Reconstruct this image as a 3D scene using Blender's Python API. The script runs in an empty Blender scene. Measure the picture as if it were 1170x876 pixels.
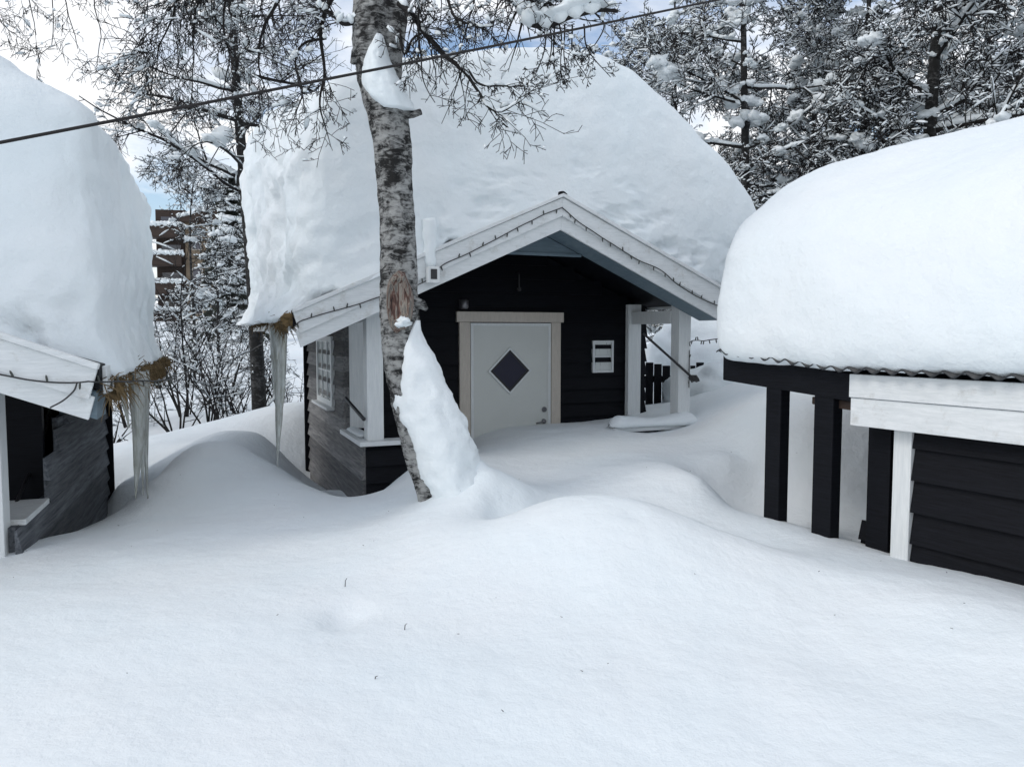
import bpy, math, random
import numpy as np
from mathutils import Vector, Matrix, noise
R = math.radians
scene = bpy.context.scene
col = scene.collection
CZ = 2.05                      # eye height above the door sills
FPX = 880.0
PT = math.atan(58/880)
cp, sp = math.cos(PT), math.sin(PT)

# ------------------------------------------------------------------ camera
cam = bpy.data.cameras.new('camera'); co = bpy.data.objects.new('camera', cam); col.objects.link(co)
cam.sensor_width = 36; cam.lens = FPX/1170*36; cam.clip_end = 3000; cam.clip_start = .05
co.location = (0, 0, CZ); co.rotation_euler = (math.pi/2-PT, 0, 0)
scene.camera = co

def at(px, py, Y):
    u = (px-585)/FPX; v = (438-py)/FPX
    d = Vector((u, cp+v*sp, -sp+v*cp))
    return d*(Y/d.y)+Vector((0, 0, CZ))

class Frame:
    def __init__(s, x, y, deg):
        s.x, s.y, s.r = x, y, R(deg)
        s.a = Vector((math.cos(s.r), math.sin(s.r), 0)); s.b = Vector((-math.sin(s.r), math.cos(s.r), 0))
    def loc(s, p):
        q = Vector((p.x-s.x, p.y-s.y, 0)); return Vector((q.dot(s.a), q.dot(s.b), p.z))
    def wor(s, p):
        return Vector((s.x, s.y, 0))+s.a*p[0]+s.b*p[1]+Vector((0, 0, p[2]))
    def ray(s, px, py, a=None, b=None):            # meets the plane a=const or b=const of this cabin
        d = at(px, py, 1.0)-Vector((0, 0, CZ)); o = s.loc(Vector((0, 0, CZ))); e = s.loc(Vector((0, 0, CZ))+d)-o
        t = (a-o.x)/e.x if a is not None else (b-o.y)/e.y
        return o+e*t

# ------------------------------------------------------------------ materials
def newmat(name):
    m = bpy.data.materials.new(name); m.use_nodes = True
    nt = m.node_tree; return m, nt, nt.nodes['Principled BSDF']
def N(nt, t, **kw):
    n = nt.nodes.new(t)
    for k, v in kw.items(): setattr(n, k, v)
    return n
def texco(nt, scale=(1, 1, 1), gen='Object'):
    tc = N(nt, 'ShaderNodeTexCoord'); mp = N(nt, 'ShaderNodeMapping'); mp.inputs['Scale'].default_value = scale
    nt.links.new(tc.outputs[gen], mp.inputs['Vector']); return mp.outputs['Vector']
def noisen(nt, vec, scale, detail=4, rough=.6, dist=0):
    n = N(nt, 'ShaderNodeTexNoise'); n.inputs['Scale'].default_value = scale; n.inputs['Detail'].default_value = detail
    n.inputs['Roughness'].default_value = rough; n.inputs['Distortion'].default_value = dist
    nt.links.new(vec, n.inputs['Vector']); return n.outputs['Fac']
def ramp(nt, fac, stops):
    r = N(nt, 'ShaderNodeValToRGB'); e = r.color_ramp.elements
    while len(e) < len(stops): e.new(.5)
    for i, (p, c) in enumerate(stops):
        e[i].position = p; e[i].color = (*c, 1) if len(c) == 3 else c
    nt.links.new(fac, r.inputs['Fac']); return r.outputs['Color']
def bump(nt, b, fac, strength, dist, prev=None):
    n = N(nt, 'ShaderNodeBump'); n.inputs['Strength'].default_value = strength; n.inputs['Distance'].default_value = dist
    nt.links.new(fac, n.inputs['Height'])
    if prev: nt.links.new(prev, n.inputs['Normal'])
    nt.links.new(n.outputs['Normal'], b.inputs['Normal']); return n.outputs['Normal']
def simple(name, c, rough=.6, var=.15, scale=6, aniso=(1, 1, 1), bs=.15, metal=0):
    m, nt, b = newmat(name); v = texco(nt, aniso); f = noisen(nt, v, scale, 6, .65)
    lo = tuple(x*(1-var) for x in c); hi = tuple(min(1, x*(1+var)) for x in c)
    nt.links.new(ramp(nt, f, [(.3, lo), (.7, hi)]), b.inputs['Base Color'])
    b.inputs['Roughness'].default_value = rough; b.inputs['Metallic'].default_value = metal
    bump(nt, b, f, bs, .01); return m

def snow_mat(name, c=(.765, .82, .84), rough_bump=.5):
    m, nt, b = newmat(name); v = texco(nt)
    f1 = noisen(nt, v, 1.1, 5, .55)
    nt.links.new(ramp(nt, f1, [(.35, (c[0]*.985, c[1]*.99, c[2])), (.65, (min(1, c[0]*1.02), c[1], c[2]))]), b.inputs['Base Color'])
    b.inputs['Roughness'].default_value = .75; b.inputs['Specular IOR Level'].default_value = .25
    f2 = noisen(nt, v, 9, 6, .6); f3 = noisen(nt, v, 120, 3, .6)
    n1 = bump(nt, b, f2, rough_bump, .03); bump(nt, b, f3, .3, .004, n1)
    return m
def wood(name, c1, c2, grain=(2, 2, 30), rough=.6, bs=.3, dirt=None, boards=None, spec=.4):
    m, nt, b = newmat(name); v = texco(nt, grain); f = noisen(nt, v, 3, 8, .7, .4)
    colr = ramp(nt, f, [(.3, c1), (.7, c2)])
    if dirt:
        v2 = texco(nt, (1, 1, 1)); f2 = noisen(nt, v2, 7, 7, .75)
        mx = N(nt, 'ShaderNodeMix', data_type='RGBA'); nt.links.new(ramp(nt, f2, [(.55, (0, 0, 0)), (.75, (.8, .8, .8))]), mx.inputs['Factor'])
        nt.links.new(colr, mx.inputs[6]); mx.inputs[7].default_value = (*dirt, 1); colr = mx.outputs[2]
    nt.links.new(colr, b.inputs['Base Color']); b.inputs['Roughness'].default_value = rough
    bump(nt, b, f, bs, .004)
    if boards is not None:
        tc = N(nt, 'ShaderNodeTexCoord'); sx = N(nt, 'ShaderNodeSeparateXYZ'); nt.links.new(tc.outputs['Object'], sx.inputs[0])
        a1 = N(nt, 'ShaderNodeMath', operation='SUBTRACT'); nt.links.new(sx.outputs['Z'], a1.inputs[0]); a1.inputs[1].default_value = boards
        a2 = N(nt, 'ShaderNodeMath', operation='DIVIDE'); nt.links.new(a1.outputs[0], a2.inputs[0]); a2.inputs[1].default_value = .145
        a3 = N(nt, 'ShaderNodeMath', operation='FLOOR'); nt.links.new(a2.outputs[0], a3.inputs[0])
        wn = N(nt, 'ShaderNodeTexWhiteNoise', noise_dimensions='1D'); nt.links.new(a3.outputs[0], wn.inputs['W'])
        a4 = N(nt, 'ShaderNodeMath', operation='MULTIPLY_ADD'); nt.links.new(wn.outputs['Value'], a4.inputs[0]); a4.inputs[1].default_value = .7; a4.inputs[2].default_value = .65
        ml = N(nt, 'ShaderNodeVectorMath', operation='SCALE'); nt.links.new(colr, ml.inputs[0]); nt.links.new(a4.outputs[0], ml.inputs['Scale']); nt.links.new(ml.outputs[0], b.inputs['Base Color'])
    b.inputs['Specular IOR Level'].default_value = spec
    return m

M = {}
M['snow'] = snow_mat('snow')
M['snow_rough'] = snow_mat('snow_packed', rough_bump=.6)
M['white'] = wood('white_paint', (.58, .61, .62), (.74, .76, .77), (3, 3, 24), .5, .35, dirt=(.42, .41, .38))
M['white_v'] = wood('white_paint_post', (.60, .63, .64), (.74, .76, .76), (26, 26, 2), .5, .3)
M['cream'] = wood('cream_trim', (.46, .42, .37), (.58, .53, .47), (20, 20, 3), .5, .3)
M['door'] = simple('door_paint', (.58, .60, .58), .4, .03, 3, bs=.05)
M['black'] = wood('black_wood', (.0025, .003, .0045), (.008, .009, .013), (2, 2, 40), .6, .4, spec=.13)
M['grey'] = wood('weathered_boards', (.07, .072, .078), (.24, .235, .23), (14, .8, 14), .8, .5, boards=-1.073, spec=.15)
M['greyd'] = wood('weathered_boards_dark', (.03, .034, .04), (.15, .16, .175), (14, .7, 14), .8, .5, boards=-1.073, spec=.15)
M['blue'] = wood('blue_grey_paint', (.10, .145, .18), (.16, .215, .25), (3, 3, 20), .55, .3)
M['iron'] = simple('dark_iron', (.02, .02, .022), .5, .2, 20)
M['rope'] = simple('dark_cable', (.008, .006, .006), .7, .3, 60)
M['bulb'] = simple('bulb_plastic', (.03, .035, .03), .3, .2, 30)
M['steel'] = simple('door_steel', (.18, .18, .19), .35, .1, 20, metal=.6)
M['straw'] = simple('dry_straw', (.12, .08, .035), .9, .6, 14, bs=.5)
M['bark'] = None
M['tan'] = simple('tan_facade', (.17, .13, .09), .8, .5, .8)
M['brown'] = simple('brown_boards', (.032, .018, .012), .7, .3, 1.5, (1, 1, 8))
M['spruce'] = simple('spruce_needles', (.028, .034, .024), .8, .5, 3)
M['corrugated'] = simple('corrugated_sheet', (.03, .033, .037), .45, .3, 10, metal=.3)
m, nt, b = newmat('dark_glass'); b.inputs['Base Color'].default_value = (.05, .05, .07, 1); b.inputs['Roughness'].default_value = .06; b.inputs['Specular IOR Level'].default_value = .8; M['glass'] = m
m, nt, b = newmat('curtained_pane'); v = texco(nt, (40, 40, 3)); f = noisen(nt, v, 1.4, 4, .7)
nt.links.new(ramp(nt, f, [(.33, (.12, .13, .13)), (.42, (.66, .69, .68))]), b.inputs['Base Color']); b.inputs['Roughness'].default_value = .15; M['pane'] = m
m, nt, b = newmat('icicle_ice'); v = texco(nt, (6, 6, 1)); f = noisen(nt, v, 6, 5, .6)
nt.links.new(ramp(nt, f, [(.35, (.42, .43, .39)), (.65, (.74, .78, .77))]), b.inputs['Base Color'])
b.inputs['Roughness'].default_value = .1; b.inputs['Transmission Weight'].default_value = .55; b.inputs['IOR'].default_value = 1.31; bump(nt, b, f, .6, .02); M['ice'] = m
# birch bark
def bark(name, stretch, pale, dark, thr, gm=.6, gs=3.5):
    m, nt, b = newmat(name)
    v = texco(nt, stretch); f = noisen(nt, v, 9, 9, .75, .8); v2 = texco(nt, (1, 1, .8)); g = noisen(nt, v2, gs*2, 4, .6)
    mul = N(nt, 'ShaderNodeMath', operation='MULTIPLY_ADD'); nt.links.new(g, mul.inputs[0]); mul.inputs[1].default_value = gm; nt.links.new(f, mul.inputs[2]); dv_ = N(nt, 'ShaderNodeMath', operation='DIVIDE'); nt.links.new(mul.outputs[0], dv_.inputs[0]); dv_.inputs[1].default_value = 1+gm
    nt.links.new(ramp(nt, dv_.outputs[0], [(thr, dark), (thr+.03, tuple(x*.30 for x in pale)), (thr+.10, pale)]), b.inputs['Base Color'])
    b.inputs['Roughness'].default_value = .85; bump(nt, b, f, 1.0, .05); return m
M['bark'] = bark('birch_bark', (1.3, 1.3, 3.6), (.48, .485, .475), (.010, .010, .010), .45, .75, 4.5)
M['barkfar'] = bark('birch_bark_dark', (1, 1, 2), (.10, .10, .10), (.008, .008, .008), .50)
M['twig'] = simple('twig_bark', (.007, .006, .006), .9, .3, 30)
# wound in the trunk
m, nt, b = newmat('bark_wound'); v = texco(nt, (34, 34, 3)); f = noisen(nt, v, 1.5, 6, .6, .5)
nt.links.new(ramp(nt, f, [(.34, (.012, .010, .010)), (.44, (.13, .065, .05)), (.52, (.30, .27, .23)), (.60, (.10, .095, .09)), (.7, (.24, .23, .21))]), b.inputs['Base Color'])
b.inputs['Roughness'].default_value = .8; bump(nt, b, f, 1, .03); M['wound'] = m

# ------------------------------------------------------------------ helpers
def tag(o, label=None, cat=None, group=None, kind=None):
    if label: o['label'] = label
    if cat: o['category'] = cat
    if group: o['group'] = group
    if kind: o['kind'] = kind
    return o
def empty(name, f=None, loc=None):
    o = bpy.data.objects.new(name, None); col.objects.link(o); o.empty_display_size = .3
    if f: o.location = (f.x, f.y, 0); o.rotation_euler = (0, 0, f.r)
    if loc is not None: o.location = loc
    return o
class MB:
    def __init__(s): s.v = []; s.f = []
    def add(s, vs, fs):
        o = len(s.v); s.v += [tuple(p) for p in vs]; s.f += [tuple(i+o for i in f) for f in fs]
    def box(s, x0, x1, y0, y1, z0, z1):
        s.add([(x0, y0, z0), (x1, y0, z0), (x1, y1, z0), (x0, y1, z0), (x0, y0, z1), (x1, y0, z1), (x1, y1, z1), (x0, y1, z1)],
              [(0, 3, 2, 1), (4, 5, 6, 7), (0, 1, 5, 4), (1, 2, 6, 5), (2, 3, 7, 6), (3, 0, 4, 7)])
    def prism(s, poly, y0, y1, axis='y'):
        n = len(poly)
        if axis == 'y': A = [(p[0], y0, p[1]) for p in poly]; B = [(p[0], y1, p[1]) for p in poly]
        elif axis == 'x': A = [(y0, p[0], p[1]) for p in poly]; B = [(y1, p[0], p[1]) for p in poly]
        else: A = [(p[0], p[1], y0) for p in poly]; B = [(p[0], p[1], y1) for p in poly]
        s.add(A+B, [tuple(range(n)), tuple(range(2*n-1, n-1, -1))]+[(i, i+n, (i+1) % n+n, (i+1) % n) for i in range(n)])
    def tube(s, pts, rad, sides=6, cap=True):
        n = len(pts); P = [Vector(p) for p in pts]; vs = []
        ref = None
        for i in range(n):
            t = (P[min(i+1, n-1)]-P[max(i-1, 0)]);
            t = t.normalized() if t.length > 1e-9 else Vector((0, 0, 1))
            if ref is None: ref = t.orthogonal().normalized()
            ref = (ref-t*ref.dot(t)); ref = ref.normalized() if ref.length > 1e-6 else t.orthogonal().normalized()
            w = t.cross(ref); r = rad[i] if hasattr(rad, '__len__') else rad
            for k in range(sides):
                a = 2*math.pi*k/sides; vs.append(P[i]+ref*(math.cos(a)*r)+w*(math.sin(a)*r))
        fs = [(i*sides+k, i*sides+(k+1) % sides, (i+1)*sides+(k+1) % sides, (i+1)*sides+k) for i in range(n-1) for k in range(sides)]
        if cap: fs += [tuple(range(sides-1, -1, -1)), tuple((n-1)*sides+k for k in range(sides))]
        s.add(vs, fs)
    def blob(s, c, r, sq=.7, seed=0, seg=8, rings=5):
        c = Vector(c); vs = [c+Vector((0, 0, r*sq))]
        for i in range(1, rings):
            th = math.pi*i/rings
            for k in range(seg):
                ph = 2*math.pi*k/seg; d = Vector((math.sin(th)*math.cos(ph), math.sin(th)*math.sin(ph), math.cos(th)*sq))
                q = r*(1+.9*noise.noise(d*1.5+Vector((seed*7.1, seed*3.3, 0)))+.5*noise.noise(d*3.7+Vector((seed*2.1, 0, 5)))); vs.append(c+d*q)
        vs.append(c-Vector((0, 0, r*sq*.6))); fs = []
        for k in range(seg):
            fs.append((0, 1+k, 1+(k+1) % seg)); last = 1+(rings-2)*seg
            fs.append((len(vs)-1, last+(k+1) % seg, last+k))
            for i in range(rings-2):
                a = 1+i*seg; fs.append((a+k, a+seg+k, a+seg+(k+1) % seg, a+(k+1) % seg))
        s.add(vs, fs)
    def build(s, name, mat, parent=None, smooth=False, bevel=0):
        me = bpy.data.meshes.new(name); me.from_pydata(s.v, [], s.f); me.update()
        o = bpy.data.objects.new(name, me); col.objects.link(o); me.materials.append(mat)
        if smooth: me.polygons.foreach_set('use_smooth', [True]*len(me.polygons))
        if parent: o.parent = parent
        if bevel:
            bm_ = o.modifiers.new('bevel', 'BEVEL'); bm_.width = bevel; bm_.segments = 2; bm_.limit_method = 'ANGLE'
        return o
def bx(name, mat, parent, *a, bevel=.004):
    m = MB(); m.box(*a); return m.build(name, mat, parent, bevel=bevel)

def lap(mb, axis, c, s0, s1, z0, z1, sign, step=.14, rng=random.Random(1)):
    """lapped horizontal boards; s0/s1 numbers or functions of z; sign = outward direction"""
    z = z0
    while z < z1-.01:
        zt = min(z+step, z1)
        a0 = s0((z+zt)/2) if callable(s0) else s0; a1 = s1((z+zt)/2) if callable(s1) else s1
        if a1-a0 > .02:
            j = rng.uniform(-.003, .003); t0, t1 = .040+j, .010+j
            lo, hi = c+sign*t0, c+sign*t1; back = c
            prof = [(lo, z), (hi, zt), (back, zt), (back, z)]
            mb.prism(prof, a0, a1, axis='x' if axis == 'x' else 'y')
        z = zt
# prism(axis='x'): poly=(y,z) extruded along x ; axis='y': poly=(x,z) extruded along y

def catmull(pts, n):
    P = [Vector(p) for p in pts]; P = [P[0]*2-P[1]]+P+[P[-1]*2-P[-2]]; out = []
    L = [0]
    for i in range(1, len(P)-2): L.append(L[-1]+(P[i+1]-P[i]).length)
    for k in range(n):
        s = L[-1]*k/(n-1); i = 0
        while i < len(L)-2 and s > L[i+1]: i += 1
        t = (s-L[i])/(L[i+1]-L[i]) if L[i+1] > L[i] else 0
        a, b_, c, d = P[i], P[i+1], P[i+2], P[i+3]
        out.append(.5*((2*b_)+(c-a)*t+(2*a-5*b_+4*c-d)*t*t+(3*b_-a-3*c+d)*t**3))
    return out
def fbm(p, o=4):
    return noise.fractal(p, 1.0, 2.0, o, noise_basis='PERLIN_ORIGINAL')

# ------------------------------------------------------------------ cabin frames
FM = Frame(.42, 6.72, 22.5)                    # main cabin: origin under the gable apex
cl = Vector((-2.755, 4.2, 0)); _f = Frame(0, 0, 20)
ol = cl-_f.a*1.64-_f.b*.35
FL = Frame(ol.x, ol.y, 20)                     # left cabin
FR = Frame(4.837, 3.22, 30)                    # right cabin: eave at x=-2, y runs to its far end

def cabin(name, label, F, zA, slope, xL, xR, L, wallmat_side, zsill, sides, right_open=None, wall_top=None):
    root = tag(empty(name, F), label, 'cabin', None)
    zt = lambda x: zA-slope*abs(x)
    th = .13
    n = math.hypot(1, slope)
    # roof slab, two slopes in one mesh
    r = MB()
    r.prism([(xL, zt(xL)-.012), (0, zA-.012), (xR, zt(xR)-.012), (xR, zt(xR)-.012-th), (0, zA-.012-th), (xL, zt(xL)-.012-th)], .004, L)
    roof = r.build('roof', M['black'], root, bevel=.004)
    # soffit under the gable overhang, painted
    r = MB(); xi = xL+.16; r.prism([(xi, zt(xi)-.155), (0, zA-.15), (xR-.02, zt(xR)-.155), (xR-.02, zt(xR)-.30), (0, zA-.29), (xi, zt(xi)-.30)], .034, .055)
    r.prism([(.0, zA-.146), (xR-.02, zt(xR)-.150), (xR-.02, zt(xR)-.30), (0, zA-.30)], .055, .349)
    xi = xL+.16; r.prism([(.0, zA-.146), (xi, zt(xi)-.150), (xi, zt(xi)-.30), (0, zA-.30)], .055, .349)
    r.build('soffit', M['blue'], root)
    # barge boards: thin cap strip, upper board, lower board, on each slope
    for sgn, xe in ((-1, xL), (1, xR)):
        def strip(d0, d1, y0, y1, nm, mat, ext=0.0):
            xx = xe+sgn*ext
            sx = sgn*.035*(d1-d0)/.15
            mb = MB(); poly = [(0, zA-d0), (xx, zt(xx)-d0), (xx-sx*1.2, zt(xx)-d1), (0, zA-d1)]
            mb.prism(poly, y0, y1); return mb.build(nm, mat, root, bevel=.004)
        strip(.000, .030, -.062, .010, 'cap_strip', M['white'], .01)
        strip(.034, .190, -.040, -.012, 'barge_board', M['white'])
        strip(.185, .305, -.010, .016, 'barge_board', M['white'], -.02)
    # fascia along the two long eaves
    for sgn, xe in ((-1, xL), (1, xR)):
        bx('fascia', M['white'], root, min(xe, xe+sgn*.022), max(xe, xe+sgn*.022), .12, L, zt(xe)-.17, zt(xe)-.02)
    return root, zt

# ================================================================== MAIN CABIN
pA = FM.ray(640, 221, b=-.03); zA = pA.z
eL = FM.ray(335, 353, b=-.03); eR = FM.ray(829, 329, b=-.03)
slopeM = (zA-eL.z)/abs(eL.x)
print('main apex', pA, 'L', eL, 'R', eR, 'slopes', slopeM, (zA-eR.z)/eR.x)
slopeM = .5*(slopeM+(zA-eR.z)/eR.x)
xLm, xRm = eL.x, eR.x
main, ztM = cabin('cabin', 'black middle cabin with white diamond-pane door and full gable front', FM, zA, slopeM, xLm, xRm, 3.8, M['grey'], 0, None)
BW = 1.35                                        # door wall
zs = FM.ray(417, 503.5, a=-1.64).z               # cap height of the half walls
print('sill z', zs)
zsR = FM.ray(785, 489, b=.35).z; print('sill right', zsR)
# solid inner body behind door wall
wb = MB(); lap(wb, 'x', BW, lambda z: -1.60, lambda z: 1.60, -.1, 3.05, -1, .145)
wb.box(-1.60, 1.60, BW, BW+.08, -.1, 2.55)
gab = [(-1.60, 2.55), (1.60, 2.55), (1.60, ztM(1.6)-.14), (0, zA-.15), (-1.60, ztM(1.6)-.14)]
# the lapped gable boards are clipped by the roof
wb = MB()
half = lambda z: max(.03, min(1.60, (zA-.16-z)/slopeM))
lap(wb, 'x', BW, lambda z: -half(z+.04), lambda z: half(z+.04), -.3, zA-.2, -1, .145)
wb.prism([(-1.6, -.3), (1.6, -.3), (1.6, ztM(1.6)-.16), (0, zA-.18), (-1.6, ztM(1.6)-.16)], BW+.002, BW+.08)
wb.build('door_wall', M['black'], main)
# side walls: left weathered, right dark
sw = MB(); ztop = ztM(1.64)-.16
lap(sw, 'y', -1.64, lambda z: .35 if z < zs-.03 else 1.22, 3.6, -1.073, ztop, -1, .145)
sw.box(-1.638, -1.60, 1.25, 3.58, -.9, ztop); sw.box(-1.638, -1.57, .38, 1.25, -.9, zs-.03)
# the cuts in the prism helper run along y
sw.build('side_wall', M['grey'], main)
sw = MB(); ztr = ztM(1.64)-.16
lap(sw, 'y', 1.64, lambda z: .38 if z < zs-.03 else 1.25, 3.6, -.3, ztr, 1, .145)
sw.box(1.60, 1.638, 1.25, 3.58, -.3, ztr); sw.box(1.57, 1.638, .38, 1.25, -.3, zs-.03)
sw.build('side_wall', M['black'], main)
bw = MB(); bw.prism([(-1.62, -.3), (1.62, -.3), (1.62, ztM(1.62)-.16), (0, zA-.18), (-1.62, ztM(1.62)-.16)], 3.52, 3.60)
bw.build('back_wall', M['black'], main)
cbm = MB()
for k in range(1): cbm.box(-1.712, -1.58, 3.602, 3.64, -1.2, ztop)
cbm.build('corner_board', M['black'], main)
# half walls at the porch front
def half_wall(x0, x1, nm='half_wall'):
    hw = MB(); lap(hw, 'x', .35, x0, x1, -1.1, zs-.04, -1, .145); hw.box(x0, x1, .352, .42, -1.1, zs-.04)
    return hw.build(nm, M['black'], main)
half_wall(-1.64, -.92); 
xr0 = FM.ray(702, 485, b=.35).x
half_wall(xr0, 1.64)
# caps
c = MB(); c.prism([(-1.70, .28), (-.88, .28), (-.88, .47), (-1.52, .47), (-1.52, BW-.03), (-1.70, BW-.12)], zs-.038, zs, axis='z'); c.build('cap_rail', M['white'], main, bevel=.005)
c = MB(); c.prism([(xr0-.03, .28), (1.70, .28), (1.70, BW-.1), (1.52, BW-.03), (1.52, .47), (xr0-.03, .47)], zs-.038, zs, axis='z'); c.build('cap_rail', M['white'], main, bevel=.005)
# posts and pilasters, lintels
pw = .14
ptopL = ztM(1.64)-.15
for x0 in (-1.62, 1.62-pw-.0):
    bx('post', M['white_v'], main, x0, x0+pw, .36, .36+pw, zs, ztM(1.55)-.17)
bx('pilaster', M['white_v'], main, -1.60, -1.38, BW-.10, BW-.034, zs, ptopL)
bx('pilaster', M['white_v'], main, 1.44, 1.60, BW-.10, BW-.034, zs, ptopL)
zl = FM.ray(755, 357.5, a=1.5); print('lintel', zl)
bx('lintel', M['white_v'], main, 1.47, 1.63, .505, BW-.102, zl.z-.11, zl.z+.02)
bx('lintel', M['white_v'], main, -1.61, -1.47, .505, BW-.102, zl.z-.11, zl.z+.02)
g = MB(); g.box(.54+.9, .57+.9, .51, BW-.11, zs, zs+.02)
# gable tie panel
zt0 = FM.ray(625, 291, b=.35).z
hx = (zA-.305-zt0)/slopeM
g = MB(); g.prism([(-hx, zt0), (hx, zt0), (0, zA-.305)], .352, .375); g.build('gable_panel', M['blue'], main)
bx('gable_trim', M['blue'], main, -hx+.02, hx-.02, .335, .351, zt0-.012, zt0+.016)
# door with frame
d0 = FM.ray(537, 430, b=BW-.03); d1 = FM.ray(628, 430, b=BW-.03); dz = FM.ray(582, 369, b=BW-.03).z
fx0 = FM.ray(523, 430, b=BW-.03).x; fx1 = FM.ray(640, 430, b=BW-.03).x; fz = FM.ray(582, 356.5, b=BW-.03).z
print('door', d0, d1, dz, fz)
frm = empty('door_frame'); 
f = MB(); f.box(fx0+.01, d0.x-.006, BW-.065, BW-.032, -.1, dz+.006); fo = f.build('door_frame', M['cream'], main, bevel=.004)
bpy.data.objects.remove(frm)
fo.name = 'door_frame'
f = MB(); f.box(d1.x+.006, fx1-.01, BW-.065, BW-.032, -.1, dz+.006); f.build('door_frame', M['cream'], main, bevel=.004)
f = MB(); f.box(fx0-.02, fx1+.02, BW-.075, BW-.032, dz+.008, fz); f.build('door_head', M['cream'], main, bevel=.004)
df = MB()
dx0, dx1 = d0.x, d1.x
dc = FM.ray(582, 423.5, b=BW-.05); hh = FM.ray(582, 399, b=BW-.05).z-dc.z
df.box(dx0, dx1, BW-.052, BW-.034, -.02, dz)
door = df.build('door', M['door'], main, bevel=.003)
# raised edge rails of the door frame
f = MB(); w = .03
f.box(dx0, dx0+w, BW-.060, BW-.0535, 0, dz-.002); f.box(dx1-w, dx1, BW-.060, BW-.0535, 0, dz-.002); f.box(dx0+w, dx1-w, BW-.060, BW-.0535, dz-w, dz-.002)
f.build('edge_rail', M['white_v'], door, bevel=.002)
def diamond(r, y0, y1): return [(dc.x-r, dc.z), (dc.x, dc.z-r), (dc.x+r, dc.z), (dc.x, dc.z+r)]
g = MB(); r_ = hh*.86; g.prism(diamond(r_, 0, 0), BW-.062, BW-.055); dw = g.build('window', M['glass'], door)
def ring(mb, ro, ri, y0, y1):
    o_, i_ = diamond(ro, 0, 0), diamond(ri, 0, 0)
    for k in range(4):
        a, b_, c_, d_ = o_[k], o_[(k+1) % 4], i_[(k+1) % 4], i_[k]; mb.prism([a, b_, c_, d_], y0, y1)
g = MB(); ring(g, hh*.98, r_-.002, BW-.068, BW-.0535); g.build('gasket', M['iron'], dw)
g = MB(); ring(g, hh*1.10, hh*.982, BW-.074, BW-.0535); g.build('moulding', M['white_v'], dw, bevel=.003)
# lock and handle
lk = FM.ray(621.5, 467.5, b=BW-.05); hd = FM.ray(621, 481, b=BW-.05)
g = MB(); g.tube([(lk.x, BW-.0525, lk.z), (lk.x, BW-.066, lk.z)], .028, 16); g.build('lock', M['steel'], door, bevel=.003)
g = MB(); g.tube([(hd.x, BW-.0525, hd.z), (hd.x, BW-.064, hd.z)], .026, 16); g.tube([(hd.x, BW-.06, hd.z), (hd.x, BW-.10, hd.z), (hd.x-.02, BW-.11, hd.z), (hd.x-.11, BW-.11, hd.z-.012)], .0085, 8); g.build('handle', M['steel'], door, smooth=True)
# lamp over the door
lp = FM.ray(528, 349, b=BW-.05)
g = MB(); g.box(lp.x-.035, lp.x+.035, BW-.06, BW-.033, lp.z-.03, lp.z+.06); g.tube([(lp.x, BW-.055, lp.z+.03), (lp.x, BW-.12, lp.z+.04)], .012, 8)
lamp = g.build('lamp', M['iron'], main, bevel=.003)
g = MB(); g.tube([(lp.x, BW-.12, lp.z-.035), (lp.x, BW-.12, lp.z-.02), (lp.x, BW-.12, lp.z+.045), (lp.x, BW-.12, lp.z+.06)], [.03, .04, .04, .02], 12); g.build('lamp_shade', M['steel'], lamp, smooth=True)
# small hook lamp higher in the gable
hk = FM.ray(591, 314, b=BW-.05)
g = MB(); g.tube([(hk.x, BW-.034, hk.z+.02), (hk.x, BW-.09, hk.z+.02), (hk.x, BW-.10, hk.z-.0), (hk.x, BW-.10, hk.z-.13)], .007, 6); g.blob((hk.x, BW-.10, hk.z-.15), .02, 1, 3); g.build('hook', M['iron'], main)
# small two-pane window right of the door
def small_window(parent, axis, c, s0, s1, z0, z1, sign, tr=.03, curtain=True, rows=2, cols=1):
    f = MB(); 
    def B(mb, a0, a1, o0, o1, zz0, zz1):
        lo, hi = sorted((c+sign*o0, c+sign*o1))
        if axis == 'x': mb.box(a0, a1, lo, hi, zz0, zz1)
        else: mb.box(lo, hi, a0, a1, zz0, zz1)
    B(f, s0, s0+tr, .02, .055, z0, z1); B(f, s1-tr, s1, .02, .055, z0, z1); B(f, s0+tr, s1-tr, .02, .053, z1-tr, z1); B(f, s0+tr, s1-tr, .02, .053, z0, z0+tr)
    for r_ in range(1, rows): zm = z0+(z1-z0)*r_/rows; B(f, s0+tr, s1-tr, .022, .048, zm-.009, zm+.009)
    for r_ in range(1, cols): sm = s0+(s1-s0)*r_/cols; B(f, sm-.008, sm+.008, .0225, .0475, z0+tr, z1-tr)
    win = f.build('window', M['white_v'], parent, bevel=.002)
    p = MB(); B(p, s0+tr, s1-tr, .024, .031, z0+tr, z1-tr); p.build('pane', M['pane'] if curtain else M['glass'], win)
    return win
w0 = FM.ray(677.5, 407, b=BW-.05); w1 = FM.ray(701, 407, b=BW-.05); wz0 = FM.ray(689, 425.5, b=BW-.05).z; wz1 = FM.ray(689, 389, b=BW-.05).z
small_window(main, 'x', BW, w0.x, w1.x, wz0, wz1, -1, .022)
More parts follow.
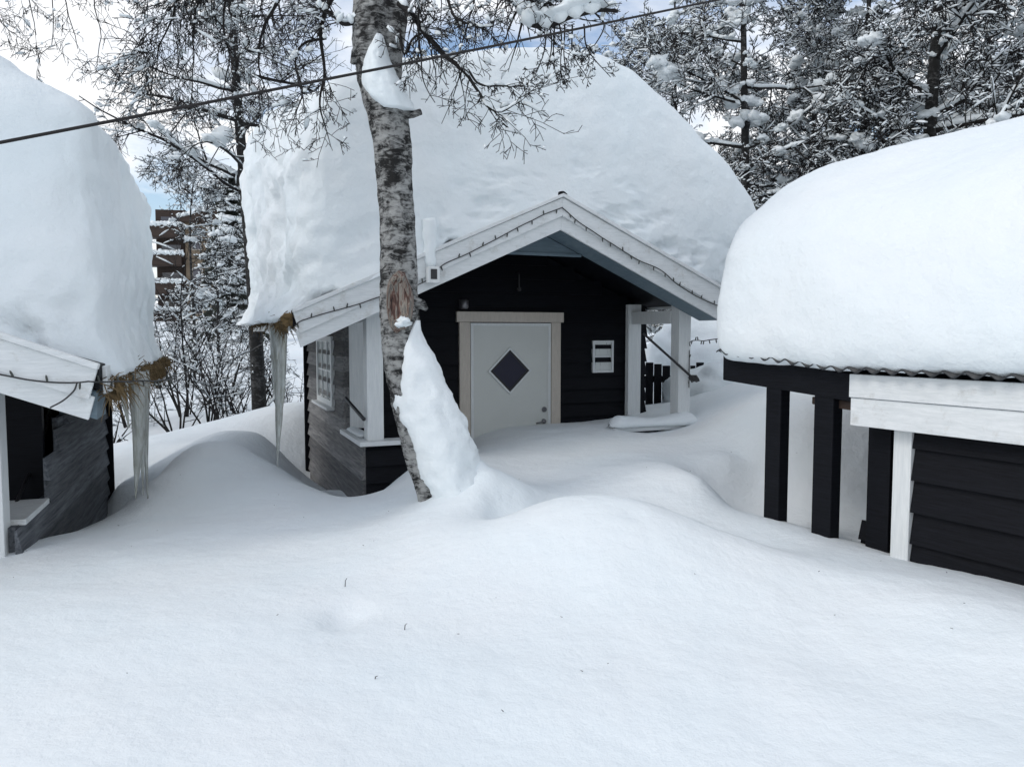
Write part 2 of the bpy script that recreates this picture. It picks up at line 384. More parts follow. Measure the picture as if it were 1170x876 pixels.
# side window
s1_ = FM.ray(363, 420, a=-1.68); s0_ = FM.ray(380, 420, a=-1.68); sz0 = FM.ray(380, 465, a=-1.68).z; sz1 = FM.ray(380, 384, a=-1.68).z
print('side window', s0_.y, s1_.y, sz0, sz1, 'wall end', FM.ray(354, 450, a=-1.64).y, 'wall top', ztop)
sz1 = min(sz1, ztop-.03)
sw_ = small_window(main, 'y', -1.64, s0_.y, s1_.y, sz0, sz1, -1, .06, True, 2, 3)
c = MB(); c.box(-1.75, -1.665, s0_.y-.03, s1_.y+.03, sz0-.03, sz0); c.build('sill', M['white'], sw_, bevel=.004)
# white box with black face on the barge, held on a short vertical board
bb = FM.ray(493.5, 313, b=-.05)
g = MB(); g.tube([(bb.x-.012+.006*math.sin(i*1.3), -.042+.0015*i, bb.z+.05+i*.03) for i in range(14)], [.030, .044, .048, .047, .050, .048, .052, .050, .054, .055, .058, .06, .06, .05], 14); g.build('stuck_snow', M['snow'], main, smooth=True)
g = MB(); g.box(bb.x-.05, bb.x+.05, -.105, -.042, bb.z-.075, bb.z+.055); sb = g.build('sensor_box', M['white_v'], main, bevel=.006)
g = MB(); g.box(bb.x-.026, bb.x+.026, -.109, -.1055, bb.z-.045, bb.z+.035); g.build('dark_face', M['iron'], sb)
# diagonal braces / rods on the porch
def rod(parent, p0, p1, r, name='brace_rod', mat=None):
    g = MB(); g.tube([p0, p1], r, 8); return g.build(name, mat or M['iron'], parent, smooth=False)
ra = FM.ray(735, 381, b=.52); rb = FM.ray(793, 433, b=.28)
rod(main, ra, rb, .013)
g = MB(); g.blob(rb, .045, .9, 5); g.build('rod_clamp', M['iron'], main)
ra = FM.ray(395, 455, a=-1.72); rb = FM.ray(416, 479, b=.33)
rod(main, ra, rb, .016)
# straw of the turf roof showing at the eaves
def straw(parent, pts, n, ln, name='roof_straw', seed=1, mat='straw'):
    rg = random.Random(seed); g = MB()
    for i in range(n):
        t = rg.random()*(len(pts)-1); k = min(int(t), len(pts)-2); p = Vector(pts[k]).lerp(Vector(pts[k+1]), t-k)
        p += Vector((rg.uniform(-.05, .05), rg.uniform(-.05, .05), rg.uniform(-.06, .05)))
        d = Vector((rg.uniform(-1, 1), rg.uniform(-1, 1), rg.uniform(-1.4, .3))).normalized()*ln*rg.uniform(.4, 1.1)
        g.tube([p, p+d*.6, p+d+Vector((0, 0, -.02))], [.004, .003, .001], 3, False)
    for k in range(len(pts)-1):
        for j in range(5):
            p = Vector(pts[k]).lerp(Vector(pts[k+1]), (j+.5)/5); g.blob(p+Vector((0, 0, -.02)), .055, .9, k*5+j)
    return tag(g.build(name, M[mat], parent), kind='stuff')
zeL = ztM(xLm)
straw(main, [(xLm-.02, .03, zeL-.06), (xLm-.03, .3, zeL-.10), (xLm-.04, .55, zeL-.10)], 160, .12, seed=3)
straw(main, [(xLm-.02, .5, zeL-.05), (xLm-.03, 3.7, zeL-.05)], 160, .14, seed=4)

# ================================================================== LEFT CABIN
qa = FL.ray(0, 379, b=-.03); qb = FL.ray(111, 415, b=-.03)
slL = (qa.z-qb.z)/(qb.x-qa.x); print('left rake', qa, qb, 'slope', slL)
slL = max(.36, min(.5, slL)); xRl = qb.x; zAl = qb.z+slL*qb.x
leftc, ztL = cabin('cabin', 'grey boarded leftmost cabin with an open porch side, cut off by the photo edge', FL, zAl, slL, -2.1, xRl, 3.8, M['greyd'], 0, None)
zsl = FL.ray(8, 606, a=1.64).z
wtop = FL.ray(75, 473, a=1.64); wend = FL.ray(114, 560, a=1.64); op = FL.ray(50, 560, a=1.64); print('left sill', zsl, 'top', wtop, 'end', wend, 'opening', op)
zwt = wtop.z
opy = op.y
dg0 = FL.ray(49, 527, a=1.64); dg1 = FL.ray(75, 475, a=1.64); print('diag', dg0, dg1)
def lstart(z):
    if z < zsl-.02: return .35
    if z < dg0.z: return dg0.y
    t = (z-dg0.z)/(dg1.z-dg0.z); return dg0.y+(dg1.y-dg0.y)*t
Lend = 3.6
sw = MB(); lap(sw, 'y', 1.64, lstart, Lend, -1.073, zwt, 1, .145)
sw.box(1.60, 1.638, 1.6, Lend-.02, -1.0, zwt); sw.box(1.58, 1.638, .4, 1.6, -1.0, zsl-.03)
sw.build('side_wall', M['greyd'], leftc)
# cladding up to the roof above
sw = MB(); sw.box(1.598, 1.635, dg1.y, Lend, zwt+.002, ztL(1.6)-.15); sw.build('frieze', M['blue'], leftc)
g = MB(); g.box(1.60, 1.712, Lend+.002, Lend+.03, -1.2, zwt+.01); g.build('corner_board', M['black'], leftc)
pw0 = FL.ray(-9, 560, b=.36).x
bx('post', M['white_v'], leftc, 1.45, 1.597, .325, .325+.14, -1.0, ztL(1.5)-.3)
g = MB(); g.box(1.42, 1.672, .47, opy-.01, zsl-.035, zsl); g.build('cap_rail', M['white'], leftc, bevel=.005)
g = MB(); g.prism([(-1.6, -.8), (1.59, -.8), (1.59, ztL(1.59)-.16), (0, zAl-.18), (-1.6, ztL(1.59)-.16)], BW, BW+.06); g.build('door_wall', M['black'], leftc)
g = MB(); g.prism([(-1.6, -.8), (1.59, -.8), (1.59, ztL(1.59)-.16), (0, zAl-.18), (-1.6, ztL(1.59)-.16)], Lend-.08, Lend-.02); g.build('back_wall', M['black'], leftc)
g = MB(); lap(g, 'x', .36, -.2+.9, 1.47, -1.2, zsl-.04, -1, .145); g.box(.7, 1.47, .362, .42, -1.2, zsl-.04); g.build('half_wall', M['black'], leftc)
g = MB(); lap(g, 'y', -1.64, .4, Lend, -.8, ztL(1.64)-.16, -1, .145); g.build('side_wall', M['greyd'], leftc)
b0 = FL.ray(47, 500, a=1.50); b1 = FL.ray(60, 462, a=1.50)
g = MB(); g.tube([b0, b1], .022, 6); g.build('bracket', M['grey'], leftc)
rod(leftc, FL.ray(12, 590, a=1.5), FL.ray(50, 500, a=1.5), .012)
zel = ztL(xRl)
straw(leftc, [(xRl+.03, .05, zel-.12), (xRl+.05, 3.7, zel-.10)], 420, .17, seed=9)
straw(leftc, [(xRl+.0, .2, zel-.16), (xRl+.02, 3.4, zel-.20)], 160, .12, seed=11)

# ================================================================== RIGHT CABIN
right = tag(empty('cabin', FR), 'right cabin with wide white eave board and open porch of black posts', 'cabin')
XE = -2.0
p0 = FR.ray(976, 427, a=XE-.02); p0b = FR.ray(974, 485, a=XE-.02); p1 = FR.ray(1170, 445, a=XE-.02); p1b = FR.ray(1170, 502, a=XE-.02)
print('R fascia', p0, p0b, p1, p1b)
zf1, zf0 = p0.z, p0b.z; yf = p0.y; zmid = zf1-(zf1-zf0)*.46
bx('eave_board', M['white'], right, XE-.062, XE-.036, -.2, yf, zmid+.003, zf1+.0)
bx('eave_board', M['white'], right, XE-.050, XE-.026, -.2, yf-.004, zf0, zmid)
k0 = FR.ray(977, 428, a=XE+.0); k0b = FR.ray(977, 458, a=XE); k1 = FR.ray(829, 404, a=XE); k1b = FR.ray(829, 434, a=XE)
print('R beam', k0, k0b, k1, k1b)
yE = k1.y
g = MB(); g.prism([(yf-.35, k0.z-.03), (yE, k1.z), (yE, k1b.z), (yf-.35, k0b.z-.03)], XE-.022, XE+.03, axis='x'); g.build('porch_beam', M['black'], right, bevel=.006)
g = MB(); j0 = FR.ray(977, 470, a=XE+.05); g.prism([(yf-.4, k0b.z-.02), (yf+.32, k0b.z+.0), (yf+.32, j0.z+.02), (yf-.4, j0.z-.02)], XE+.034, XE+.10, axis='x'); g.build('inner_beam', M['brown'], right, bevel=.006)
# roof: two slopes with ridge along y
slR = .42; zr0 = zf1
g = MB()
def roofsec(y0, z0, y1, z1):
    A = [(XE-.05, z0), (0, z0+slR*2), (2.05, z0), (2.05, z0-.1), (0, z0+slR*2-.1), (XE+.09, z0-.06)]
    B_ = [(a, z+z1-z0) for a, z in A]; n = 6
    g.add([(a, y0, z) for a, z in A]+[(a, y1, z) for a, z in B_], [tuple(range(n)), tuple(range(2*n-1, n-1, -1))]+[(i, i+n, (i+1) % n+n, (i+1) % n) for i in range(n)])
roofsec(-.3, zf1+.03, yf, zf1+.03); roofsec(yf+.001, zf1+.02, yE+.02, k1.z+.02)
g.build('roof', M['black'], right)
# corrugated sheet edge peeping from below the snow
g = MB(); ny = 260; vs = []
for i in range(ny):
    y = -.2+(yE-.05+.2)*i/(ny-1); zb = zf1 if y < yf else zf1+(k1.z-zf1)*(y-yf)/(yE-yf)
    wv = .013*math.sin(y*2*math.pi/.105)
    vs += [(XE-.135, y, zb+.028+wv), (XE+.30, y, zb+.030+wv+.17), (XE-.135, y, zb+.020+wv), (XE+.30, y, zb+.022+wv+.17)]
fs = []
for i in range(ny-1):
    a = i*4; c_ = a+4; fs += [(a, c_, c_+1, a+1), (a+2, a+3, c_+3, c_+2), (a, a+2, c_+2, c_)]
g.add(vs, fs); g.build('corrugated_roofing', M['corrugated'], right, smooth=True)
# wall and posts
XW = XE+.09
wp = FR.ray(1046, 560, a=XW); wp0 = FR.ray(1021, 560, a=XW-.03); print('white post', wp, wp0)
g = MB(); lap(g, 'y', XW, -.1, wp.y, -.6, zf1-.05, -1, .17); g.box(XW+.002, XW+.06, -.1, wp0.y, -.6, zf1-.05); g.build('wall', M['black'], right)
bx('corner_board', M['white_v'], right, XW-.045, XW+.06, wp.y+.003, wp0.y, -.6, zf0+.06)
g = MB(); g.box(XW+.1, 1.9, wp.y-.1, wp.y-.03, -.6, zf1); g.build('end_wall', M['black'], right)
g = MB(); g.box(XW+.1, 1.9, -.1, -.03, -.6, zf1); g.build('end_wall', M['black'], right)
g = MB(); g.box(1.86, 1.92, -.1, wp.y, -.6, zf1); g.build('wall', M['black'], right)
for (xl_, xr_, pyy, aa, w) in ((873, 890, 520, XE, .10), (928, 950, 520, XE, .11), (990, 1016, 540, XE+.14, .13)):
    y1_ = FR.ray(xl_, pyy, a=aa-.02).y; y0_ = FR.ray(xr_, pyy, a=aa-.02).y; print('post y', y0_, y1_)
    bx('post', M['black'], right, aa-.015, aa+.07, y0_, y1_, -.6, zf1-.055, bevel=.006)
g = MB(); lap(g, 'y', XE+.2, wp0.y, wp0.y+.28, -.5, zf0-.58, -1, .15); g.build('half_wall', M['black'], right)

# ================================================================== ROOF SNOW
def snow_cap(name, label, F, outline, cx, cz, y0, y1, Rf, Rb, nf=5, nb=3, amp=.035, rough_left=0, nu=220, seed=0, mat=None, warp=None):
    sec = catmull([(p[0], p[1], 0) for p in outline], nu)
    sl = []
    def cap(n, rnd):
        out = []
        for i in range(90):
            t = i/89; s = .02+.98*(1-(1-t)**1.4)
            if i == 89: s = 1
            out.append((s, rnd*(1-max(0, 1-s**n)**(1/n))))
        return out
    for s, dy in cap(nf, Rf): sl.append((y0+dy, s))
    nm = int((y1-y0-Rf-Rb)/.045)
    for i in range(1, nm): sl.append((y0+Rf+(y1-y0-Rf-Rb)*i/nm, 1))
    for s, dy in reversed(cap(nb, Rb)[::2] if False else cap(nb, Rb)): sl.append((y1-dy, s))
    vs = []
    nv = len(sl); C2 = Vector((cx, cz, 0))
    pts = np.zeros((nv, nu, 3))
    for j, (y, s) in enumerate(sl):
        for k, p in enumerate(sec):
            pts[j, k] = (cx+(p.x-cx)*s, y, cz+(p.y-cz)*s)
            if warp: pts[j, k] = warp(*pts[j, k])
    # normals by finite difference
    du = np.gradient(pts, axis=1); dv = np.gradient(pts, axis=0); nn = np.cross(du, dv); ln = np.linalg.norm(nn, axis=2, keepdims=True); nn = nn/np.maximum(ln, 1e-9)
    if nn[nv//2, nu//2, 2] < 0: nn = -nn
    for j in range(nv):
        for k in range(nu):
            p = Vector(pts[j, k]); e = min(k, nu-1-k)/(nu*.04); e = min(1, e)
            q = p+Vector((seed*11.3, seed*5.1, 0))
            d = amp*fbm(q*.9, 3)*1.6+amp*.35*fbm(q*3.2, 3)+.006*fbm(q*9, 3)
            if rough_left and nn[j, k][0]*(1 if rough_left > 0 else -1) > .35 and k*(1) > -1:
                w = min(1, (nn[j, k][0]*(1 if rough_left > 0 else -1)-.35)*3)
                rr = 1-abs(fbm(q*1.7+Vector((3, 0, 0)), 4))*2; d += w*abs(rough_left)*(rr*.9-.55)+w*abs(rough_left)*.35*fbm(q*7, 3)
            if nn[j, k][1] < -.5:   # pits where chunks broke off the front face, near the rake
                hgt = (1-e*1); rr = fbm(Vector((q.x*3.6, q.y*3, q.z*6.5)), 4); d -= max(0, rr-.04)*.15*max(0, 1-abs(p.z-(cz-.45*abs(p.x)))/.55)
            S_ = sl[j][1]; n3 = Vector(nn[j, k])
            if S_ < .8: n3 = Vector((0, -1 if j < nv/2 else 1, 0)); d *= min(1, S_*2.5)
            p2 = p+n3*d*(.25+.75*e)
            vs.append(tuple(p2))
    fs = [(j*nu+k, j*nu+k+1, (j+1)*nu+k+1, (j+1)*nu+k) for j in range(nv-1) for k in range(nu-1)]
    mb = MB(); mb.v = vs; mb.f = fs
    o = mb.build(name, mat or M['snow_rough'], None, smooth=True); o.location = (F.x, F.y, 0); o.rotation_euler = (0, 0, F.r)
    tag(o, label, 'snow'); o['group'] = 'snow loads on the cabin roofs'; del o['group']
    return o
def o_(F, b, pts): 
    r = []
    for px, py in pts:
        q = F.ray(px, py, b=b); r.append((q.x, q.z))
    return r
zM = lambda x: ztM(x)
outl = [(xLm+.25, ztM(xLm+.25)-.004), (xLm-.02, zM(xLm)-.03), (xLm-.12, zM(xLm)-.10)]+o_(FM, .35, [(334, 335), (340, 290), (341, 230), (341, 170), (352, 125), (385, 97), (440, 82), (520, 68), (590, 62), (650, 66), (705, 86), (747, 120), (784, 158), (828, 203), (850, 240), (854, 290)])+[(xRm+.13, zM(xRm)-.02), (xRm+.03, zM(xRm)-.04), (xRm-.2, zM(xRm-.2)-.006)]
def warpM(x, y, z):
    t = min(1, max(0, (y-.3)/2.4)); u = min(1, max(0, (-x-.5)/1.4)); v = min(1, max(0, (z-2.2)/1.2))
    return (x-.24*t*u*(.4+.6*v), y, z+.40*t*u*v)
snow_cap('roof_snow', 'metre-deep dome of snow on the roof of the black cabin with the white door', FM, outl, 0, zA-.005, -.035, 3.9, .42, .5, 5, 4, .028, -.075, seed=1, warp=warpM)
# left cabin cap
sil = [(0, 76), (55, 108), (108, 148), (150, 200), (168, 255), (176, 320), (175, 375)]
pl = []
for px, py in sil:
    q = FL.ray(px, py, b={0: .7, 55: .7, 108: 1.0, 150: 2.0}.get(px, 3.2)); pl.append((q.x, q.z)); print('Lsil', q)
apz = pl[0][1]+.62
ol_ = [(-2.0, ztL(-2.0)), (-2.25, ztL(-2.1)), (-2.4, apz-1.1), (-2.0, apz-.5), (-1.2, apz-.12), (-.3, apz-.05), (.6, (apz+pl[0][1])/2+.04)]+pl+[(xRl+.05, zel-.08), (xRl-.02, zel-.02), (xRl-.2, ztL(xRl-.2)-.004)]
snow_cap('roof_snow', 'tall rounded snow load on the roof of the leftmost cabin', FL, ol_, 0, zAl-.005, -.035, 3.9, .55, .5, 3.6, 3, .020, .03, seed=2)
# right cabin cap
S = []
for px, py in [(829, 404), (826, 330), (826, 270)]:
    q = FR.ray(px, py, b=yE); print('Rsil', px, q)
for px, py in [(840, 240), (880, 215), (960, 185), (1060, 150), (1170, 115)]:
    for aa in (-1.6, -1.0, -.2): print('R', px, aa, FR.ray(px, py, a=aa))
or_ = [(XE+.2, zf1+.12), (XE-.02, zf1+.05), (XE-.115, zf1+.068), (XE-.17, zf1+.21), (XE-.15, zf1+.50), (XE-.05, zf1+.80), (XE+.2, zf1+1.05), (XE+.6, zf1+1.28), (XE+1.2, zf1+1.50), (XE+2.0, zf1+1.62), (XE+3, zf1+1.4), (XE+4, zf1+.8), (XE+4.15, zf1+.1), (XE+3.9, zf1+.06)]
rc = snow_cap('roof_snow', 'smooth snow load on the right cabin above the corrugated roof edge', FR, or_, 0, zf1+slR*2+.0, -1.0, yE+.14, .3, .42, 4, 4.5, .025, 0, seed=3)

# snow on the main cap rails
def snow_strip(pts, w, h, name, label, seed=0, F=None, taper=True):
    mb = MB(); n = 60; sec = 14; vs = []
    P = catmull([tuple(p) for p in pts], n)
    for i, p in enumerate(P):
        t = (P[min(i+1, n-1)]-P[max(i-1, 0)]).normalized(); side = Vector((t.y, -t.x, 0)).normalized()
        e = min(1, math.sin(math.pi*min(.5, i/(n-1)*4 if i < n/2 else (1-i/(n-1))*4))) if taper else 1; e = max(.05, e)
        for k in range(sec):
            a = 2*math.pi*k/sec; ww = w*(.9+.25*noise.noise(p*3)); hh_ = h*(.9+.5*noise.noise(p*2.2+Vector((seed, 0, 0))))
            z = math.sin(a); z = z*hh_ if z > 0 else z*.012
            vs.append(p+side*math.cos(a)*ww*e**.5+Vector((0, 0, z*e**.6+.01)))
    fs = [(i*sec+k, i*sec+(k+1) % sec, (i+1)*sec+(k+1) % sec, (i+1)*sec+k) for i in range(n-1) for k in range(sec)]+[tuple(range(sec)), tuple((n-1)*sec+sec-1-k for k in range(sec))]
    mb.add(vs, fs); o = mb.build(name, M['snow'], None, smooth=True)
    if F: o.location = (F.x, F.y, 0); o.rotation_euler = (0, 0, F.r)
    return tag(o, label, 'snow')
snow_strip([(xr0-.05, .36, zs), (1.2, .36, zs), (1.70, .36, zs)], .14, .10, 'rail_snow', 'low roll of snow on the half wall right of the door', 1, FM)
snow_strip([(-1.60, .55, zs), (-1.60, .9, zs), (-1.60, 1.2, zs)], .07, .03, 'rail_snow', 'thin snow on the side ledge behind the left porch post', 2, FM)

# ================================================================== GROUND
CP = [ # px, py, Y
 (0, 876, 2.2), (300, 876, 2.25), (600, 876, 2.3), (900, 876, 2.25), (1170, 876, 2.1), (-300, 876, 2.2), (1450, 876, 2.0),
 (0, 760, 2.8), (300, 760, 2.85), (600, 755, 2.9), (900, 770, 2.75), (1170, 780, 2.6),
 (0, 690, 3.4), (250, 690, 3.4), (450, 680, 3.5), (620, 655, 3.6), (800, 680, 3.4), (1000, 720, 3.1), (1170, 722, 2.9), (-250, 690, 3.4), (1400, 740, 2.6),
 (100, 650, 3.95), (250, 640, 4.1), (400, 620, 4.3), (500, 602, 4.2), (570, 590, 4.3), (620, 575, 4.4), (680, 565, 4.45), (730, 572, 4.35), (780, 590, 4.2), (840, 614, 4.0),
 (620, 590, 4.85), (690, 580, 4.95), (740, 588, 4.8), (790, 604, 4.6), (850, 627, 4.35), (570, 598, 4.65),
 (812, 568, 5.75), (838, 592, 5.5), (858, 604, 5.25), (135, 602, 6.4), (158, 575, 7.0), (150, 528, 8.2), (125, 545, 8.0), (330, 565, 7.3), (345, 570, 7.4), (920, 655, 3.6), (1050, 690, 3.2),
 (5, 632, 4.25), (60, 614, 4.7), (112, 597, 5.3), (140, 582, 5.7), (165, 556, 6.2), (195, 527, 6.9), (245, 503, 7.7), (300, 497, 8.2), (200, 590, 5.2),
 (320, 536, 6.7), (250, 540, 6.3), (290, 520, 7.2), (180, 545, 6.6), 
 (345, 553, 6.25), (380, 566, 6.05), (415, 569, 6.1), (445, 556, 6.1), (472, 532, 6.2), (300, 580, 5.3), (380, 590, 5.0), (450, 585, 4.9),
 (525, 548, 5.1), (546, 528, 5.0), (575, 546, 4.95), (600, 563, 4.9), (530, 562, 4.75), (548, 560, 4.7), 
 (600, 553, 5.5), (690, 550, 5.5), (560, 515, 6.6), (650, 512, 6.6), (740, 520, 6.2), (545, 499, 8.0), (600, 488, 8.05), (650, 485, 8.1), (700, 487, 7.6), (740, 497, 7.15), (760, 497, 7.2), (790, 491, 7.2), (745, 492, 7.6),
 (770, 560, 5.2), (815, 578, 4.95), (790, 541, 5.65), (800, 545, 5.3), (873, 590, 4.75), (915, 603, 4.55), (940, 613, 4.4), (1000, 630, 4.15), (1035, 642, 4.0), (1100, 655, 3.75), (1170, 674, 3.5), (1300, 700, 3.1),
 (835, 520, 6.1), (865, 500, 6.2), (830, 485, 6.7), (870, 457, 6.9), (915, 447, 7.2), (960, 447, 7.6), (1010, 460, 7.5), (800, 500, 6.7),
 (905, 600, 5.1), (905, 585, 5.5), (905, 530, 5.9), (905, 470, 6.3), (960, 612, 4.9), (960, 585, 5.4), (960, 520, 5.9), (960, 460, 6.4), (1010, 620, 4.8), (1010, 560, 5.6), (1010, 480, 6.3), (862, 550, 5.95), (845, 520, 6.2),
 (820, 470, 7.6), (810, 450, 9.5), (860, 430, 9.0), (900, 440, 9.5),
 (120, 530, 8.2), (200, 502, 9.0), (250, 492, 9.6), (345, 470, 10), (130, 560, 7.2),
 (112, 601, 5.9), (112, 600, 6.5), (113, 599, 7.1), (88, 607, 5.5), (88, 606, 6.2), (60, 617, 5.2), (118, 592, 7.6),
 (354, 558, 8.0), (354, 558, 9.2), (362, 562, 7.4), (380, 568, 6.9), (400, 571, 6.6), (416, 571, 6.45), (440, 560, 6.6), (352, 556, 7.0), (300, 545, 7.4),
 (115, 520, 11), (250, 492, 12), (350, 480, 12), (350, 470, 15), (115, 470, 18), (250, 430, 22), (350, 440, 20),
]
cps = []
for px, py, Y in CP:
    p = at(px, py, Y); cps.append((p.x, p.y, p.z))
for x, y, z in ((0, 1, CZ-1.38), (2, .5, CZ-1.38), (-2, .5, CZ-1.38), (0, -1.5, CZ-1.4), (0, 10, .95), (2, 12, 1.0), (-4.5, 6, .8), (-5, 3, .7), (5, 5, .9), (6, 2, .7), (4, 9, 1.3), (-1.6, 8.6, .2), (-1.7, 9.4, .25), (4, 2, .7)):
    cps.append((x, y, z))
cps = np.array(cps)
def basez(x, y):
    lw = 1/(1+np.exp((x-0)/2.0))
    h = CZ-1.05-.5*lw
    d = np.clip(y-12, 0, None)
    return h+lw*(np.clip(d, 0, 20)*.060+np.clip(d-20, 0, 30)*.045)+(1-lw)*np.clip(d, 0, 40)*.03
cps = cps[cps[:, 1] < 14]
def tk(r2): return .5*r2*np.log(r2+1e-9)
n_ = len(cps); K = tk(((cps[:, None, :2]-cps[None, :, :2])**2).sum(2))+np.eye(n_)*.004
Pm = np.hstack([np.ones((n_, 1)), cps[:, :2]])
A = np.block([[K, Pm], [Pm.T, np.zeros((3, 3))]])
W = np.linalg.solve(A, np.concatenate([cps[:, 2], np.zeros(3)]))
def sstep(a, b_, x):
    t = np.clip((x-a)/(b_-a), 0, 1); return t*t*(3-2*t)
def ground_z(x, y):
    x = np.asarray(x, float); y = np.asarray(y, float); b_ = basez(x, y)
    w_ = (1-sstep(4.2, 7.5, np.abs(x)))*(1-sstep(10.5, 14, y))*sstep(-3, 0, y)
    out = W[n_]+W[n_+1]*x+W[n_+2]*y
    for (cx_, cy_, _), k_ in zip(cps, W[:n_]): out = out+k_*tk((x-cx_)**2+(y-cy_)**2)
    out = np.where(w_ > 0, out, 0)
    return w_*out+(1-w_)*b_
def gz(x, y): return float(ground_z(np.array([x]), np.array([y]))[0])
for q, e_ in sorted(zip(cps.tolist(), (ground_z(cps[:, 0], cps[:, 1])-cps[:, 2]).tolist()), key=lambda t: -abs(t[1]))[:12]: print('fit', q, round(e_, 3))
def axisvals(segs):
    out = [segs[0][0]]
    for a, b_, st in segs:
        n = max(1, int(round((b_-a)/st))); out += [a+(b_-a)*(i+1)/n for i in range(n)]
    return np.array(out)
xs = axisvals([(-400, -60, 20), (-60, -14, 2), (-14, -6, .4), (-6, 6, .05), (6, 14, .3), (14, 60, 2), (60, 400, 20)])
ys = axisvals([(-60, -4, 4), (-4, .6, .3), (.6, 9.5, .05), (9.5, 14, .2), (14, 40, .8), (40, 100, 4), (100, 700, 30)])
X, Y = np.meshgrid(xs, ys); Z = ground_z(X, Y)
Zl = Z.copy()
dent = [(at(400, 700, 3.35), .09, .045, .8), (at(385, 715, 3.25), .06, .03, .5), (at(724, 603, 4.0), .05, .02, .6), (at(665, 572, 4.7), .08, .02, .5)]
bumps = [(at(549, 533, 4.98), .045, .035, .3), (at(562, 541, 4.9), .05, .02, .4)]
for j in range(Z.shape[0]):
    for i in range(Z.shape[1]):
        x, y = X[j, i], Y[j, i]
        if abs(x) > 14 or y > 40: continue
        v = Vector((x, y, 0))
        dz_ = .03*fbm(v*.7, 3)+.008*fbm(Vector((x*2.6, y*2.6, 3)), 3)
        if y < 12 and abs(x) < 6:
            dz_ += .0035*fbm(Vector((x*6, y*14+2*x, 7)), 3)
            if y > 4.2: dz_ += .006*max(0, fbm(Vector((x*5, y*7, 1)), 3))
            for c_, r_, h_, _ in dent: dz_ -= h_*math.exp(-(((x-c_.x)/(r_*1.2))**2+((y-c_.y)/r_)**2))
            for c_, r_, h_, _ in bumps: dz_ += h_*math.exp(-(((x-c_.x)/r_)**2+((y-c_.y)/r_)**2)**2)
        Z[j, i] += dz_
ny_, nx_ = Z.shape
me = bpy.data.meshes.new('ground')
V = np.stack([X, Y, Z], 2).reshape(-1, 3)
idx = np.arange(ny_*nx_).reshape(ny_, nx_)
Fq = np.stack([idx[:-1, :-1], idx[:-1, 1:], idx[1:, 1:], idx[1:, :-1]], 2).reshape(-1, 4)
me.from_pydata(V.tolist(), [], Fq.tolist()); me.polygons.foreach_set('use_smooth', [True]*len(me.polygons)); me.materials.append(M['snow'])
go = bpy.data.objects.new('ground', me); col.objects.link(go); tag(go, kind='structure')

# ================================================================== TREES
def grow(tb, sb, p, d, L, r, lvl, rng, droop=0., seg=.22, kids=(8, 6, 4), snow=.5, wander=.25, up=0., rmin=.0028, kl=(.35, .6), sides=None):
    n = max(3, int(L/seg)); st = L/n; pts = [p.copy()]; rad = [r]; dd = d.normalized()
    for i in range(n):
        dd = (dd+Vector((rng.gauss(0, wander), rng.gauss(0, wander), rng.gauss(0, wander)))*.55+Vector((0, 0, -droop+up))*.5).normalized()
        pts.append(pts[-1]+dd*st); rad.append(max(rmin, r*(1-.8*(i+1)/n)))
    tb.tube(pts, rad, sides or (6 if r > .03 else 4 if r > .012 else 3), False)
    # snow on the upper side
    i = 0
    while i < n:
        sg = (pts[i+1]-pts[i]).normalized()
        if rng.random() < snow*(1 if rad[i] > .02 else .45) and abs(sg.z) < .7:
            m_ = min(n, i+rng.choice((1, 2, 3)) if r < .02 else i+3); q = pts[i:m_+1]
            th = rad[i]*.7+.006+.014*rng.random()
            if r > .03: th = rad[i]*.55+.012+.03*rng.random()
            sb.tube([x+Vector((0, 0, rad[i]*.6+th*.6)) for x in q], [th*.5 if k in (0, len(q)-1) else th for k in range(len(q))], 5 if r > .012 else 4, True); i = m_
        else: i += 1
    if lvl > 0 and len(kids) > 0:
        nk = max(1, int(kids[0]*rng.uniform(.7, 1.3)))
        for k in range(nk):
            t = rng.uniform(.12, .98)*n; j = min(int(t), n-1); q = pts[j].lerp(pts[j+1], t-j)
            ax = (pts[j+1]-pts[j]).normalized(); o = ax.orthogonal().normalized(); o = Matrix.Rotation(rng.uniform(0, 2*math.pi), 3, ax) @ o
            nd = (ax*rng.uniform(.3, 1)+o*rng.uniform(.6, 1.2)).normalized()
            grow(tb, sb, q, nd, L*rng.uniform(*kl)*(1-.35*t/n), max(rmin, rad[j]*rng.uniform(.4, .65)), lvl-1, rng, droop*1.1, seg*.75, kids[1:], snow, wander*1.03, up, rmin, kl)
    return pts, rad
